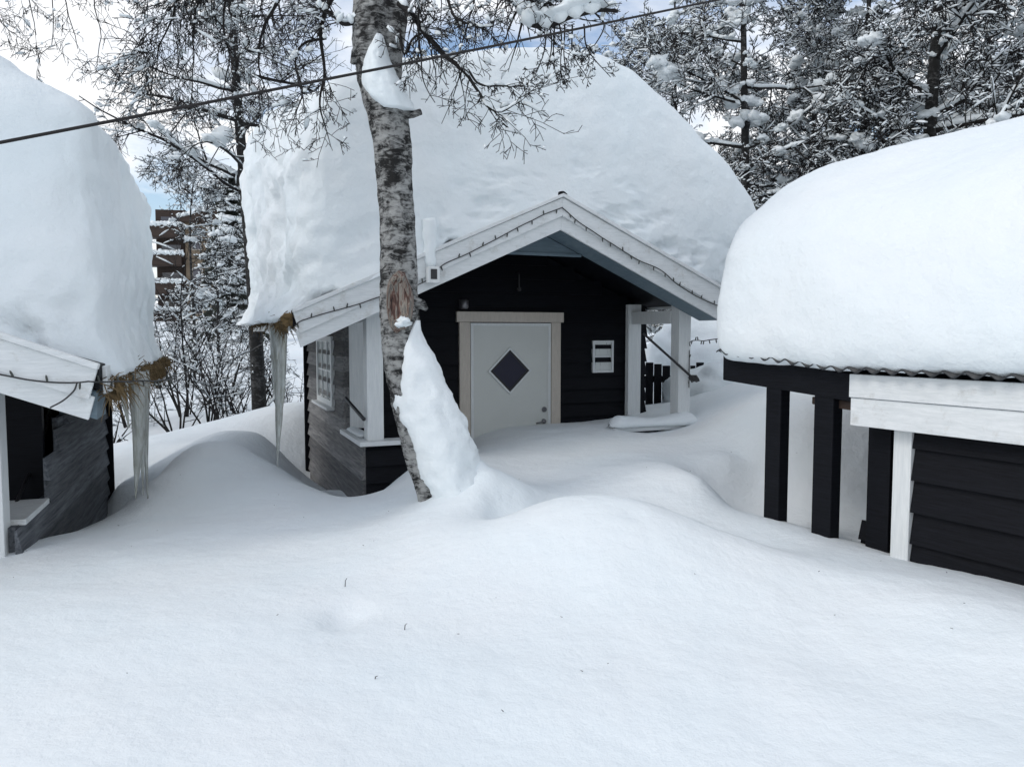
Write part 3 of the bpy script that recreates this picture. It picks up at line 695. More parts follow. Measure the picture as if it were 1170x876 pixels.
def tree(name, label, cat, group, px, pybase, Y, height, r, lean, rng, n1=16, L1=(1.5, 2.8), kids=(9, 7, 4), droop=.05, snow=.5, z0=.25, spreadz=(.1, .7), rmin=.004, blobs=60, wander=.25, tm='barkfar'):
    b = at(px, pybase, Y); base = Vector((b.x, b.y, gz(b.x, b.y)-.3))
    root = tag(empty(name, loc=base), label, cat, group)
    tr = MB(); n = 24; pts = []; rad = []
    w1, w2 = rng.uniform(0, 6), rng.uniform(0, 6)
    for i in range(n+1):
        t = i/n; pts.append(Vector((lean*t*height+.12*math.sin(t*5+w1)*t, .1*math.sin(t*4+w2)*t, t*height))); rad.append(r*(1-.75*t))
    tr.tube(pts, rad, 10); tr.build('trunk', M[tm], root, smooth=True)
    tb, sb = MB(), MB()
    for k in range(n1):
        t = z0+(1-z0)*(k+rng.random())/n1; j = min(int(t*n), n-1); q = pts[j].lerp(pts[j+1], t*n-j)
        a = rng.uniform(0, 2*math.pi); dz_ = rng.uniform(*spreadz)
        P_, R_ = grow(tb, sb, q, Vector((math.cos(a), math.sin(a), dz_)), rng.uniform(*L1)*(1.15-.5*t), rad[j]*rng.uniform(.3, .5), 3, rng, droop, .28, kids, snow, wander, 0, rmin)
        for z in range(blobs//n1):
            u = rng.randrange(len(P_)); cc_ = P_[u]+Vector((0, 0, .04)); R0 = rng.choice((.05, .06, .07, .08, .10, .15))
            for _ in range(3): sb.blob(cc_+Vector((rng.gauss(0, R0*.7), rng.gauss(0, R0*.7), rng.gauss(0, R0*.25))), R0*rng.uniform(.5, 1), .65, rng.random()*50, 10, 6)
    tb.build('crown', M['twig'], root); tag(sb.build('branch_snow', M['snow'], root, smooth=True), kind='stuff')
    print(name, label[:30], len(tb.f), len(sb.f))
    return root
rng = random.Random(7)
GR = 'snow laden birches behind the cabins'
tree('birch_tree', 'snowy birch behind the left roof edge of the middle cabin', 'tree', GR, 297, 470, 11.5, 8.5, .115, -.03, random.Random(3), 22, (1.6, 2.8), (11, 8, 5), .05, .25, .42, (.0, .6), .0032, 44, .2)
RT = [(770, 17.5, 8.5, .10, 'slender birch nearest the right shoulder of the middle roof snow', 0.0, 31, 24),
      (846, 13.5, 8.5, .14, 'birch with a dark bare trunk and round snow clumps right of the middle roof', .0, 32, 26),
      (915, 17, 9, .13, 'birch with a tangled crown second to the right of the middle roof snow', .02, 33, 24),
      (985, 15, 9, .13, 'birch with dense snow-lined twigs in the middle of the right thicket', -.02, 34, 24),
      (1052, 12.2, 9, .19, 'thick dark birch with large snow cushions above the right cabin', .01, 35, 26),
      (1125, 15.5, 9, .14, 'birch rising behind the thick trunk at the upper right corner', -.02, 36, 24),
      (1200, 12.8, 9, .15, 'rightmost birch, its crown partly cut by the photo edge', -.03, 37, 20)]
for px, Y_, h_, r_, lab, ln, sd, n1 in RT:
    tree('birch_tree', lab, 'tree', GR, px, 430, Y_, h_, r_*.8, ln, random.Random(sd), n1+4, (1.6, 3.0), (11, 9, 6), .03, .60, .12, (.0, .7), .0055, 300, .22)
tree('birch_tree', 'small frosted birch in front of the apartment house', 'tree', GR, 222, 420, 20, 5.6, .05, .02, random.Random(51), 18, (1.0, 1.9), (9, 7, 4), .04, .45, .15, (.1, .8), .006, 60, .22)
tree('birch_tree', 'small frosted birch between the apartment house and the spruce', 'tree', GR, 250, 415, 23, 5.4, .05, -.02, random.Random(52), 16, (1.0, 1.8), (9, 7, 4), .04, .45, .15, (.1, .8), .006, 60, .22)
# saplings on the slope between the cabins
def shrub(px, pyb, Y_, n, h, label, sd, spread=.5, kids=(7, 4), L=0.0):
    rng = random.Random(sd); b = at(px, pyb, Y_); base = Vector((b.x, b.y, gz(b.x, b.y)-.08)); root = tag(empty('sapling', loc=base), label, 'sapling', 'bare saplings on the slope between the cabins')
    tb, sb = MB(), MB()
    for k in range(n):
        a = rng.uniform(0, 2*math.pi); s_ = rng.uniform(.1, spread)
        grow(tb, sb, Vector((math.cos(a)*.08, math.sin(a)*.08, 0)), Vector((math.cos(a)*s_, math.sin(a)*s_, 1)), h*rng.uniform(.6, 1.1), rng.uniform(.012, .022), 2, rng, .05, .2, kids, .35, .13, 0, .0035, (.25, .5))
    tb.build('stems', M['twig'], root); tag(sb.build('branch_snow', M['snow'], root, smooth=True), kind='stuff'); return root
shrub(238, 495, 12.5, 9, 2.0, 'tall fan of thin bare stems in the gap between the left and middle cabins', 1)
shrub(262, 490, 12.0, 8, 1.5, 'bare sapling bent under snow just left of the dark birch trunk', 2, .9)
shrub(212, 490, 13.5, 7, 3.3, 'tallest bare sapling reaching up in front of the apartment house', 12, .35, (12, 5))
shrub(262, 480, 13.8, 6, 3.0, 'tall sapling in front of the snowy spruce', 13, .4, (12, 5))
shrub(282, 492, 12.4, 8, 1.4, 'low twiggy sapling touching the dark birch trunk', 14, .9)
shrub(205, 500, 12.0, 6, 1.6, 'sparse bare sapling left of the tall stem fan', 3, .6)
shrub(150, 500, 12.5, 6, 1.2, 'low bare sapling seen behind the icicles of the left cabin', 4, 1.1)
shrub(125, 520, 11.0, 6, .9, 'arching snowy twigs beside the corner of the left cabin wall', 5, 1.3)
shrub(338, 470, 12.5, 7, 1.6, 'snowy twigs beside the far corner of the middle cabin', 6, .9)
shrub(300, 440, 16, 8, 1.8, 'farther bare sapling up the slope behind the dark birch trunk', 7, .8)
shrub(225, 430, 18, 8, 1.9, 'farther bare sapling up the slope below the apartment house', 8, .7)
shrub(185, 440, 17, 6, 1.7, 'farther bare sapling up the slope by the left roof snow', 9, .7)

# spruce, snow laden
def spruce(px, pyb, Y_, h, rr, label, sd):
    rng = random.Random(sd); b = at(px, pyb, Y_); base = Vector((b.x, b.y, b.z-.3)); root = tag(empty('spruce_tree', loc=base), label, 'tree')
    t = MB(); t.tube([(0, 0, 0), (0, 0, h)], [.18, .02], 8); t.build('trunk', M['barkfar'], root)
    c_, s_ = MB(), MB(); z = .5
    while z < h-.2:
        rad_ = rr*(1-z/h)**.75+.15; nb = 9
        for k in range(nb):
            a = 2*math.pi*k/nb+rng.uniform(-.3, .3); L = rad_*rng.uniform(.7, 1.15); d = Vector((math.cos(a), math.sin(a), 0)); sd_ = Vector((-d.y, d.x, 0))
            p = [Vector((0, 0, z))+d*L*t_+Vector((0, 0, -.42*L*t_**1.5)) for t_ in (0, .33, .66, 1)]
            for q0, q1 in zip(p, p[1:]):
                for _ in range(22):
                    q = q0.lerp(q1, rng.random()); o2 = sd_*rng.uniform(-1, 1)*.28*L*.6+Vector((0, 0, rng.uniform(-.22, .02)))
                    e = q+o2; f_ = e+sd_*rng.uniform(-.1, .1)+d*rng.uniform(0, .15)+Vector((0, 0, -.14)); w_ = d*.05
                    c_.add([e-w_, e+w_, f_+w_*.3, f_-w_*.3], [(0, 1, 2, 3)])
            if rng.random() < .8:
                q = p[2].lerp(p[1], rng.random()); s_.blob(q+Vector((0, 0, .07)), rng.uniform(.12, .42)*(.6+L*.3), rng.uniform(.3, .55), rng.random()*40, 10, 6)
                s_.blob(p[3].lerp(p[2], .4)+Vector((0, 0, .05)), rng.uniform(.10, .2), .5, rng.random()*40, 8, 5)
        z += .42
    c_.build('crown', M['spruce'], root); tag(s_.build('branch_snow', M['snow'], root, smooth=True), kind='stuff')
spruce(268, 372, 32, 6.8, 1.5, 'dark spruce heavy with snow right of the apartment house, left of the middle roof', 5)

# ================================================================== APARTMENT BUILDING far behind
bA = at(178, 362, 60); FB = Frame(bA.x, bA.y, 12); zB = bA.z-1
ab = tag(empty('apartment_building', FB), 'tan apartment house with stacked dark snowy balconies far behind the saplings', 'building'); 
k_ = 60/FPX
g = MB(); g.box(2.3, 6.6, 0, 5, zB-3, zB+8.3); g.build('wall', M['tan'], ab)
g = MB(); g.prism([(2.0, zB+8.3), (6.9, zB+8.3), (6.9, zB+8.6), (4.4, zB+9.4), (2.0, zB+8.6)], -.4, 5.3); g.build('roof', M['brown'], ab)
g = MB(); g.box(.1, 2.29, .4, 5, zB-3, zB+9.3); g.build('stair_tower', M['brown'], ab)
for k in range(4):
    z = zB+.55+k*2.15
    g = MB(); g.box(-.35, 2.2, -1.1, .39, z, z+.16); g.box(-.35, 2.2, -1.14, -1.1, z+.1, z+.95); g.box(-.39, -.35, -1.14, .39, z+.1, z+.95)
    bal = g.build('balcony', M['brown'], ab)
    g = MB()
    for j in range(9): g.blob((-.3+j*.3, -1.05, z+1.02), .26, .8, j+k*9)
    g.build('balcony_snow', M['snow'], bal, smooth=True)
    g = MB(); g.box(.5, 1.9, .34, .398, z+.2, z+1.75); g.build('window', M['glass'], ab)
for k in range(3):
    for j in range(3):
        z = zB+1.2+k*2.5; x = 2.75+j*1.3
        g = MB(); g.box(x, x+.75, -.05, .01, z, z+1.1); w_ = g.build('window', M['cream'], ab)
        g = MB(); g.box(x+.07, x+.68, -.07, -.052, z+.07, z+1.03); g.build('pane', M['glass'], w_)
g = MB()
for j in range(14): g.blob((2.1+j*.35, -.1, zB+8.75+.7*(1-abs(j-6.5)/6.5)), .35, .7, j)
g.build('roof_snow', M['snow'], ab, smooth=True)

# plank fence seen through the right porch opening
fy = 9.6; fa = at(738, 414, fy); fb = at(782, 410, fy)
fr = tag(empty('plank_fence', loc=(fa.x, fy, 0)), 'dark fence of upright planks seen through the right porch opening of the middle cabin', 'fence')
g = MB(); x = 0; i = 0
while x < 1.5:
    g.box(x, x+.095, 0, .022, .2, fa.z-.02*(i % 3)); x += .105; i += 1
g.build('planks', M['black'], fr, bevel=.004)
g = MB(); g.box(-.02, 1.52, .024, .06, fa.z-.25, fa.z-.17); g.build('rail', M['black'], fr)
# rounded snow pile fallen between the middle and right cabins
def pile(px, py, Y_, rx, rz, name, label, sd):
    p = at(px, py, Y_); mb = MB(); nu_, nv_ = 48, 30; vs = []
    for i in range(nv_+1):
        th = math.pi*.62*i/nv_
        for k in range(nu_):
            ph = 2*math.pi*k/nu_; d = Vector((math.sin(th)*math.cos(ph), math.sin(th)*math.sin(ph), math.cos(th)))
            q = 1+.22*fbm(d*1.3+Vector((sd*3.1, 0, 0)), 3)+.02*fbm(d*7, 3); vs.append(Vector((d.x*rx*q, d.y*rx*.8*q, d.z*rz*q)))
    fs = [(i*nu_+k, (i+1)*nu_+k, (i+1)*nu_+(k+1) % nu_, i*nu_+(k+1) % nu_) for i in range(nv_) for k in range(nu_)]
    mb.add(vs, fs); o = mb.build(name, M['snow_rough'], None, smooth=True); o.location = p; return tag(o, label, 'snow pile')
pile(835, 470, 9.2, .78, .62, 'snow_pile', 'rounded grey snow heap right of the middle cabin porch, under the right roof tip', 1)
pile(815, 425, 11.5, 1.0, .85, 'snow_pile', 'farther snow heap between the middle cabin and right roof tip, behind the rounded one', 2)
pile(985, 500, 8.2, 1.1, .75, 'snow_pile', 'shaded snow bank seen between the black porch posts of the right cabin', 4)

# ================================================================== ICICLES
def icicle(F, p, L, r, label, sd, sticks=2):
    rng = random.Random(sd); mb = MB()
    n = 26; pts = []; rad = []
    for i in range(n+1):
        t = i/n; pts.append(Vector((.02*math.sin(t*3+sd), .01*math.sin(t*4), -L*t))); rad.append(max(.006, r*min(1, .45+t*9)*(1-t)**.8*(1+.16*noise.noise(Vector((t*9, sd, 0))))+.012*(1-t)))
    mb.tube(pts, rad, 12)
    for k in range(sticks):
        L2 = L*rng.uniform(.35, .95); off = Vector((rng.uniform(-1, 1)*r*.9, rng.uniform(-1, 1)*r, 0)); n2 = 14
        mb.tube([off+Vector((0, 0, -L2*i/n2)) for i in range(n2+1)], [max(.004, r*.4*(1-i/n2)) for i in range(n2+1)], 8)
    o = mb.build('icicle', M['ice'], None, smooth=True); o.location = F.wor(p); return tag(o, label, 'icicle', 'icicles hanging from the cabin eaves')
def eave_pt(F, x, px, zz):
    q = F.ray(px, 410, a=x); return (x, q.y, zz)
e1 = eave_pt(FL, xRl+.05, 153, zel-.10); e1b = FL.ray(155, 575, a=xRl+.05); print('icicle L', e1, e1b)
icicle(FL, e1, zel-.10-e1b.z, .060, 'thick grey icicle at the outer end of the left cabin eave', 1, 3)
for px, L_, r_, lb, sd in ((162, .9, .03, 'thin icicle just right of the thick one on the left cabin', 2), (166, 1.12, .02, 'needle-thin long icicle, rightmost on the left cabin eave', 3), (143, .30, .022, 'short icicle left of the thick one on the left cabin', 4)):
    e = eave_pt(FL, xRl+.05, px, zel-.12); icicle(FL, e, L_, r_, lb, sd, 0)
e2 = FM.ray(315, 352, a=xLm-.06); e2b = FM.ray(320, 535, a=xLm-.06); print('icicle M', e2, e2b)
icicle(FM, (e2.x, e2.y, e2.z-.03), e2.z-.03-e2b.z, .066, 'long pale icicle reaching from the left eave of the middle cabin into the snow', 7, 2)
icicle(FM, (e2.x, e2.y-.25, zeL-.05), .35, .03, 'short icicle beside the long one on the middle cabin', 8, 1)

# ================================================================== FOREGROUND BIRCH
TY = 5.0
prof = [(485, 512, 600, 4.93), (476, 507, 560, 4.95), (466, 502, 530, 4.97), (459, 495, 505, 5), (452, 488, 480, 5), (446, 484, 450, 5), (441, 482, 420, 5), (437, 480, 390, 5), (434, 478, 355, 5), (434, 477, 320, 5), (435, 474, 285, 5), (433, 472, 240, 5), (430, 470, 195, 5), (426, 469, 160, 5), (420, 466, 130, 5), (412, 456, 100, 5), (406, 450, 70, 5), (403, 449, 45, 5), (405, 449, 15, 5), (408, 452, -30, 5), (412, 458, -90, 5.0), (414, 452, -170, 5.05), (420, 448, -280, 5.1)]
pts = []; rad = []
for xl_, xr_, py, Y_ in prof:
    p = at((xl_+xr_)/2, py, Y_); pts.append(p); rad.append((xr_-xl_)/2/FPX*Y_)
base = Vector((pts[0].x, pts[0].y, pts[0].z))
birch = tag(empty('birch_tree', loc=base), 'leaning birch with a bark wound and piled snow, in front of the middle cabin', 'tree')
P4 = catmull([tuple(p-base) for p in pts], 150); R4 = np.interp(np.linspace(0, 1, 150), np.linspace(0, 1, len(rad)), rad)
# arc-length aware radii
zz = [p.z-base.z for p in pts]
mb = MB(); sides = 40; vs = []
for i, p in enumerate(P4):
    r0 = np.interp(p.z, zz, rad); t = (P4[min(i+1, 149)]-P4[max(0, i-1)]).normalized(); rx_ = Vector((1, 0, 0)); rx_ = (rx_-t*rx_.dot(t)).normalized(); ry_ = t.cross(rx_)
    for k in range(sides):
        a = 2*math.pi*k/sides; d = rx_*math.cos(a)+ry_*math.sin(a)
        q = p+d*r0; rr = 1+.10*fbm(Vector((d.x*1.5, d.y*1.5, p.z*2.2)), 3)+.07*fbm(Vector((d.x*5, d.y*5, p.z*13)), 4)
        vs.append(p+d*r0*rr)
fs = [(i*sides+k, i*sides+(k+1) % sides, (i+1)*sides+(k+1) % sides, (i+1)*sides+k) for i in range(149) for k in range(sides)]
mb.add(vs, fs); trunk = mb.build('trunk', M['bark'], birch, smooth=True)
# wound: a shallow oval with a bark lip, just proud of the trunk
wc = at(455, 345, 4.852)-base; mb = MB(); nu_, nv_ = 40, 10; vs = []; hw, hh2 = .085, .20
for j in range(nv_+1):
    s = j/nv_
    for k in range(nu_):
        a = 2*math.pi*k/nu_; wob = 1+.13*fbm(Vector((math.cos(a)*1.5, math.sin(a)*1.5, 4)), 3); x = hw*s*math.cos(a)*wob; z = hh2*s*math.sin(a)*wob
        lip = .030*math.exp(-((s-.82)/.13)**2)-.03*(1-s)+.006*noise.noise(Vector((x*60, 0, z*7)))
        y = -math.sqrt(max(0, .142**2-x*x))+.142-.012+(-lip)+.03*s**6
        vs.append(wc+Vector((x, y, z)))
fs = [(j*nu_+k, (j+1)*nu_+k, (j+1)*nu_+(k+1) % nu_, j*nu_+(k+1) % nu_) for j in range(nv_) for k in range(nu_)]
mb.add(vs, fs); mb.build('bark_wound', M['wound'], trunk, smooth=True)
mb = MB(); pk = at(460, 368, 4.82)-base; mb.blob(pk, .047, .7, 3, 12, 8); mb.build('wound_snow', M['snow'], trunk, smooth=True)
# knots and the stub
def stub(p, a, r):
    mb = MB(); mb.tube([p+Vector(q) for q in a], r, 8); mb.build('branch_stub', M['bark'], trunk, smooth=True)
stub(at(468, 131, 4.97)-base, [(-.06, 0, 0), (.03, -.01, 0), (.075, -.02, .012)], [.035, .024, .02])
stub(at(478, 345, 4.98)-base, [(-.05, 0, 0), (.03, 0, -.02), (.055, 0, -.05)], [.05, .03, .012])
stub(at(407, 62, 4.95)-base, [(.05, 0, .05), (0, 0, 0), (-.025, 0, -.06)], [.06, .035, .015])
# right fork leader going up out of the picture
fk = MB(); sn = MB(); tw = MB()
def PX(px, py, Y_): return at(px, py, Y_)-base
fkp = [PX(442, 95, 5.0), PX(448, 40, 5.0), PX(462, -30, 5.05), PX(490, -120, 5.1), PX(520, -260, 5.2)]
fk.tube(catmull([tuple(p) for p in fkp], 30), list(np.linspace(.09, .04, 30)), 12)
fk.build('limb', M['bark'], birch, smooth=True)
rng = random.Random(21)
def limb(pp, r0, r1, n_tw, Ltw, snow=.35, droop=.12, kids=(5, 3), thick_snow=0, n=40, sub=2, wander=.22, fromt=.1, bias=None):
    P_ = catmull([tuple(PX(*p)) for p in pp], n); R_ = list(np.linspace(r0, r1, n))
    P_ = [p+Vector((noise.noise(p*6), noise.noise(p*6+Vector((9, 0, 0))), noise.noise(p*6+Vector((0, 9, 0)))))*.018 for p in P_]
    tw.tube(P_, R_, 7 if r0 > .015 else 5, True)
    for i in range(0, n-3, 3):
        if rng.random() < snow and abs((P_[i+1]-P_[i]).normalized().z) < .85:
            th = R_[i]*.8+.006+thick_snow*rng.uniform(.6, 1.2); sn.tube([q+Vector((0, 0, R_[i]*.6+th*.5)) for q in P_[i:i+4]], [th*.6, th, th, th*.6], 7)
    for k in range(n_tw):
        t = rng.uniform(fromt, .99); i = min(int(t*(n-1)), n-2); ax = (P_[i+1]-P_[i]).normalized(); o = ax.orthogonal().normalized(); o = Matrix.Rotation(rng.uniform(0, 6.28), 3, ax) @ o
        nd = (ax*rng.uniform(.4, 1)+o*rng.uniform(.5, 1)+(bias or Vector((0, 0, 0)))).normalized()
        grow(tw, sn, P_[i], nd, Ltw*rng.uniform(.5, 1.2), max(.0028, R_[i]*.45), sub, rng, droop, .07, kids, .10, wander, 0, .0021, (.35, .65))
# right side drooping branches (px, py, depth)
limb([(455, 5, 4.9), (478, 25, 4.8), (495, 50, 4.75), (520, 75, 4.7), (548, 105, 4.65), (556, 120, 4.6), (572, 128, 4.6), (594, 116, 4.55)], .022, .003, 26, .34, .35)
limb([(530, 80, 4.7), (550, 97, 4.6), (578, 99, 4.6), (600, 96, 4.6), (614, 84, 4.6)], .008, .0025, 10, .14, .2)
limb([(470, -40, 4.8), (505, -10, 4.7), (520, 20, 4.65), (545, 30, 4.6), (563, 30, 4.6)], .014, .003, 22, .30, .3)
limb([(475, -60, 4.9), (478, 10, 4.7), (480, 60, 4.7), (483, 90, 4.7), (497, 117, 4.7)], .012, .0025, 16, .16, .1)
limb([(455, 30, 4.95), (462, 60, 4.9), (470, 45, 4.8), (485, 35, 4.8), (500, 20, 4.8)], .012, .004, 16, .25, .3)
limb([(560, -90, 4.9), (545, -20, 4.8), (533, 30, 4.8), (525, 60, 4.8)], .010, .003, 14, .25, .1)
limb([(575, -60, 4.9), (568, 0, 4.9), (562, 45, 4.9)], .006, .002, 8, .15, .1)
# heavy snow covered branch at top centre
limb([(560, -80, 4.9), (585, -10, 4.8), (605, 25, 4.7), (625, 32, 4.7), (650, 22, 4.65), (680, 12, 4.6), (705, 14, 4.6)], .030, .010, 22, .30, .9, .12, (4, 2), .045)
limb([(590, -60, 4.8), (610, -10, 4.7), (640, -6, 4.7), (670, -14, 4.7), (700, -6, 4.7)], .022, .010, 10, .3, .9, .1, (4, 2), .05)
def ridge(mb, pts, r, sd, n=50, sides=16):
    P = catmull([tuple(p) for p in pts], n); vs = []
    for i, p in enumerate(P):
        t = (P[min(i+1, n-1)]-P[max(i-1, 0)]).normalized(); w_ = Vector((t.y, -t.x, 0)).normalized(); e = math.sin(math.pi*min(.5, (i+.3)/n*3, (n-i-.7)/n*3))
        for k in range(sides):
            a = 2*math.pi*k/sides; d = w_*math.cos(a)+Vector((0, 0, 1))*math.sin(a)*(.75 if math.sin(a) > 0 else .25)
            q = r*e*(1+.9*noise.noise(p*7+d*1.5+Vector((sd, 0, 0)))+.5*noise.noise(p*19+d*3)); vs.append(p+d*q)
    mb.add(vs, [(i*sides+k, i*sides+(k+1) % sides, (i+1)*sides+(k+1) % sides, (i+1)*sides+k) for i in range(n-1) for k in range(sides)])
ridge(sn, [PX(585, -14, 4.8), PX(605, 16, 4.7), PX(625, 22, 4.7), PX(650, 12, 4.65), PX(682, 2, 4.6), PX(706, 6, 4.6)], .075, 1)
ridge(sn, [PX(590, -66, 4.8), PX(610, -16, 4.7), PX(640, -12, 4.7), PX(670, -20, 4.7), PX(702, -12, 4.7)], .085, 4)
ridge(sn, [PX(604, 2, 4.78), PX(632, -2, 4.8), PX(662, -6, 4.8)], .10, 8)
limb([(596, -20, 4.75), (612, 12, 4.68), (626, 4, 4.68), (640, 14, 4.66), (655, -2, 4.66), (672, 8, 4.62), (690, -4, 4.62)], .013, .007, 14, .18, .2, .1, (4, 2))
for tx in (622, 628, 634, 640, 646, 655, 668):
    limb([(tx, 30, 4.7), (tx+rng.uniform(-4, 4), 55, 4.7), (tx+(tx-636)*.9+rng.uniform(-3, 3), 90, 4.7)], .0055, .002, 6, .10, 0)
limb([(680, 14, 4.6), (690, 30, 4.6), (676, 60, 4.6), (668, 68, 4.6)], .006, .002, 8, .1)
# left side drooping bunches
limb([(405, -40, 5.0), (385, -10, 5.0), (372, 20, 5.0), (366, 45, 5.0), (372, 80, 5.0), (366, 120, 5.0), (378, 168, 5.0)], .020, .0022, 22, .26, .3)
limb([(372, 45, 5.0), (350, 50, 5.0), (338, 72, 5.0), (345, 110, 5.0), (330, 155, 5.0)], .010, .002, 14, .22, .1)
limb([(400, -30, 5.1), (350, -30, 5.1), (320, 0, 5.1), (300, 40, 5.2), (296, 75, 5.2), (310, 120, 5.2)], .020, .002, 34, .40, .35)
limb([(400, -60, 5.2), (300, -60, 5.2), (215, -20, 5.2), (198, 20, 5.2), (182, 55, 5.2), (175, 95, 5.2)], .020, .0022, 46, .42, .1, .25)
limb([(300, -70, 5.2), (245, -30, 5.2), (205, 0, 5.2), (180, 30, 5.2), (160, 50, 5.2), (150, 62, 5.2)], .012, .002, 26, .34, .05, .3)
limb([(300, -60, 5.2), (240, -20, 5.2), (222, 30, 5.2), (222, 75, 5.2), (215, 120, 5.2)], .012, .002, 26, .34, .1, .2)
limb([(330, -50, 5.1), (270, -20, 5.2), (255, 30, 5.2), (262, 75, 5.2), (250, 120, 5.2)], .014, .002, 28, .38, .25, .15)
limb([(408, 25, 4.95), (392, 28, 4.9), (380, 15, 4.9), (360, 8, 4.9), (340, 15, 4.9)], .015, .003, 20, .28, .6, .1, (4, 3), .02)
crown = tw.build('crown', M['twig'], birch); tag(sn.build('branch_snow', M['snow'], birch, smooth=True), kind='stuff')
# far left overhead twigs: a separate birch behind the left cabin
fl_b = at(-260, 420, 8.5); birch_real = base
bt = Vector((fl_b.x, fl_b.y, .3)); base = bt
b2 = tag(empty('birch_tree', loc=bt), 'birch whose thin drooping twigs hang into the upper left corner', 'tree')
tw, sn = MB(), MB(); tr = MB()
tp = [PX(-260, 500, 8.5), PX(-255, 200, 8.5), PX(-240, -60, 8.4), PX(-200, -300, 8.3)]
tp[0] = Vector((0, 0, 0)); tr.tube(catmull([tuple(p) for p in tp], 30), list(np.linspace(.15, .05, 30)), 10); tr.build('trunk', M['barkfar'], b2, smooth=True)
for pp in ([(-240, -60, 8.4), (-80, -140, 7.6), (30, -80, 7), (58, 0, 7), (60, 40, 7), (56, 58, 7), (30, 66, 7)],
           [(-80, -140, 7.6), (30, -140, 7), (70, -20, 7), (78, 18, 7), (86, 45, 7), (90, 58, 7)],
           [(-80, -140, 7.6), (60, -150, 7), (104, -30, 7), (108, 10, 7), (116, 40, 7), (110, 76, 7)],
           [(-240, -60, 8.4), (-120, -60, 7.6), (-30, -10, 7), (5, 30, 7), (20, 40, 7)],
           [(-80, -140, 7.6), (20, -100, 7), (100, -60, 7), (140, -10, 7), (150, 5, 7)],
           [(-120, -60, 7.6), (-20, -60, 7), (25, -20, 7), (38, 20, 7), (42, 40, 7)]):
    limb(pp, .016, .0028, 16, .34, .05, .2, (4, 3), 0, 40, 2, .22, .55)
tw.build('crown', M['twig'], b2); tag(sn.build('branch_snow', M['snow'], b2, smooth=True), kind='stuff')
base = birch_real

# snow plastered against the trunk
def loft(levels, name, label, dfrac=.8, parent_tag=True, seed=0, Yc=4.9, amp=.10):
    mb = MB(); sides = 36; vs = []; L_ = catmull([(xl, xr, py) for xl, xr, py, *_ in levels], 60)
    dep = np.interp(np.linspace(0, 1, 60), np.linspace(0, 1, len(levels)), [l[3] for l in levels])
    for i, (xl, xr, py) in enumerate(L_):
        c_ = at((xl+xr)/2, py, Yc); rx_ = max(.004, (xr-xl)/2/FPX*Yc)
        for k in range(sides):
            a = 2*math.pi*k/sides; d = Vector((math.cos(a), math.sin(a), 0)); q = 1+amp*fbm(Vector((d.x*1.6, d.y*1.6, c_.z*4.5+seed)), 3)+.10*fbm(Vector((d.x*5, d.y*5, c_.z*14)), 5)
            vs.append(c_+Vector((d.x*rx_*q, d.y*dep[i]*q, 0)))
    fs = [(i*sides+k, i*sides+(k+1) % sides, (i+1)*sides+(k+1) % sides, (i+1)*sides+k) for i in range(59) for k in range(sides)]+[tuple(range(sides-1, -1, -1)), tuple(59*sides+k for k in range(sides))]
    mb.add(vs, fs); o = mb.build(name, M['snow_rough'], None, smooth=True); return tag(o, label, 'snow')
loft([(482, 592, 600, .36), (486, 572, 568, .31), (478, 554, 542, .26), (469, 547, 518, .215), (461, 538, 495, .185), (453, 527, 470, .165), (450, 516, 448, .155), (452, 508, 430, .148), (456, 497, 410, .142), (460, 486, 392, .135), (467, 481, 378, .12), (475, 480, 366, .06)],
     'trunk_snow', 'cone of packed snow leaning on the right side of the birch trunk', Yc=4.99, amp=.15)
loft([(438, 472, 126, .10), (424, 468, 112, .125), (417, 461, 100, .13), (415, 454, 86, .13), (418, 447, 72, .125), (424, 443, 58, .115), (430, 439, 44, .09)],
     'trunk_snow', 'wedge of snow caught in the fork of the leaning birch', Yc=4.93, amp=.16)

# ================================================================== OVERHEAD CABLE and STRING LIGHTS
A1 = at(0, 163, 2.7); B1 = at(820, 0, 4.6)
dd = (B1-A1); 
mb = MB(); pp = []
for i in range(81):
    t = -.35+1.8*i/80; pp.append(A1+dd*t+Vector((0, 0, .03*(t*(t-1)))))
mb.tube(pp, .0062, 8)
cb = mb.build('overhead_cable', M['rope'], None, smooth=True); tag(cb, 'taut dark cable crossing the upper photo in front of the birch trunk', 'cable')
def lights(pp, label, F=None, r=.0045, bulbs=.12, name='string_lights', seed=0, bl=.03):
    root = tag(empty(name, F, None if F else pp[0]), label, 'string lights')
    off = Vector((0, 0, 0)) if F else Vector(pp[0]); rg = random.Random(seed)
    P_ = catmull([tuple(Vector(p)-off) for p in pp], max(40, int(len(pp)*14))); n = len(P_)
    P_ = [p+Vector((0, 0, .008*noise.noise(p*5+Vector((seed, 0, 0))))) for p in P_]
    g = MB(); g.tube(P_, r, 6); g.build('wire', M['iron'], root, smooth=True)
    tot = sum((P_[i+1]-P_[i]).length for i in range(n-1)); nb = int(tot/bulbs)
    for k in range(nb):
        i = min(n-2, int((k+rg.uniform(.2, .8))/nb*(n-1))); p = P_[i]; g = MB(); d = Vector((rg.uniform(-.3, .3), rg.uniform(-.3, 0), rg.choice((-1, -1, -1, .9)))).normalized()
        g.tube([p, p+d*bl*.5, p+d*bl, p+d*bl*1.25], [.004, .006, .005, .001], 6); g.build('bulb', M['bulb'], root)
    return root
def rk(px, py): q = FM.ray(px, py, b=-.055); return (q.x, -.052, q.z)
lights([rk(337, 372), rk(345, 366), rk(372, 358), rk(400, 350), rk(435, 339), rk(485, 322), rk(508, 302), rk(540, 287), rk(580, 267), rk(620, 246), rk(643, 237)], 'string lights stapled along the left slope of the middle cabin gable', FM, seed=1)
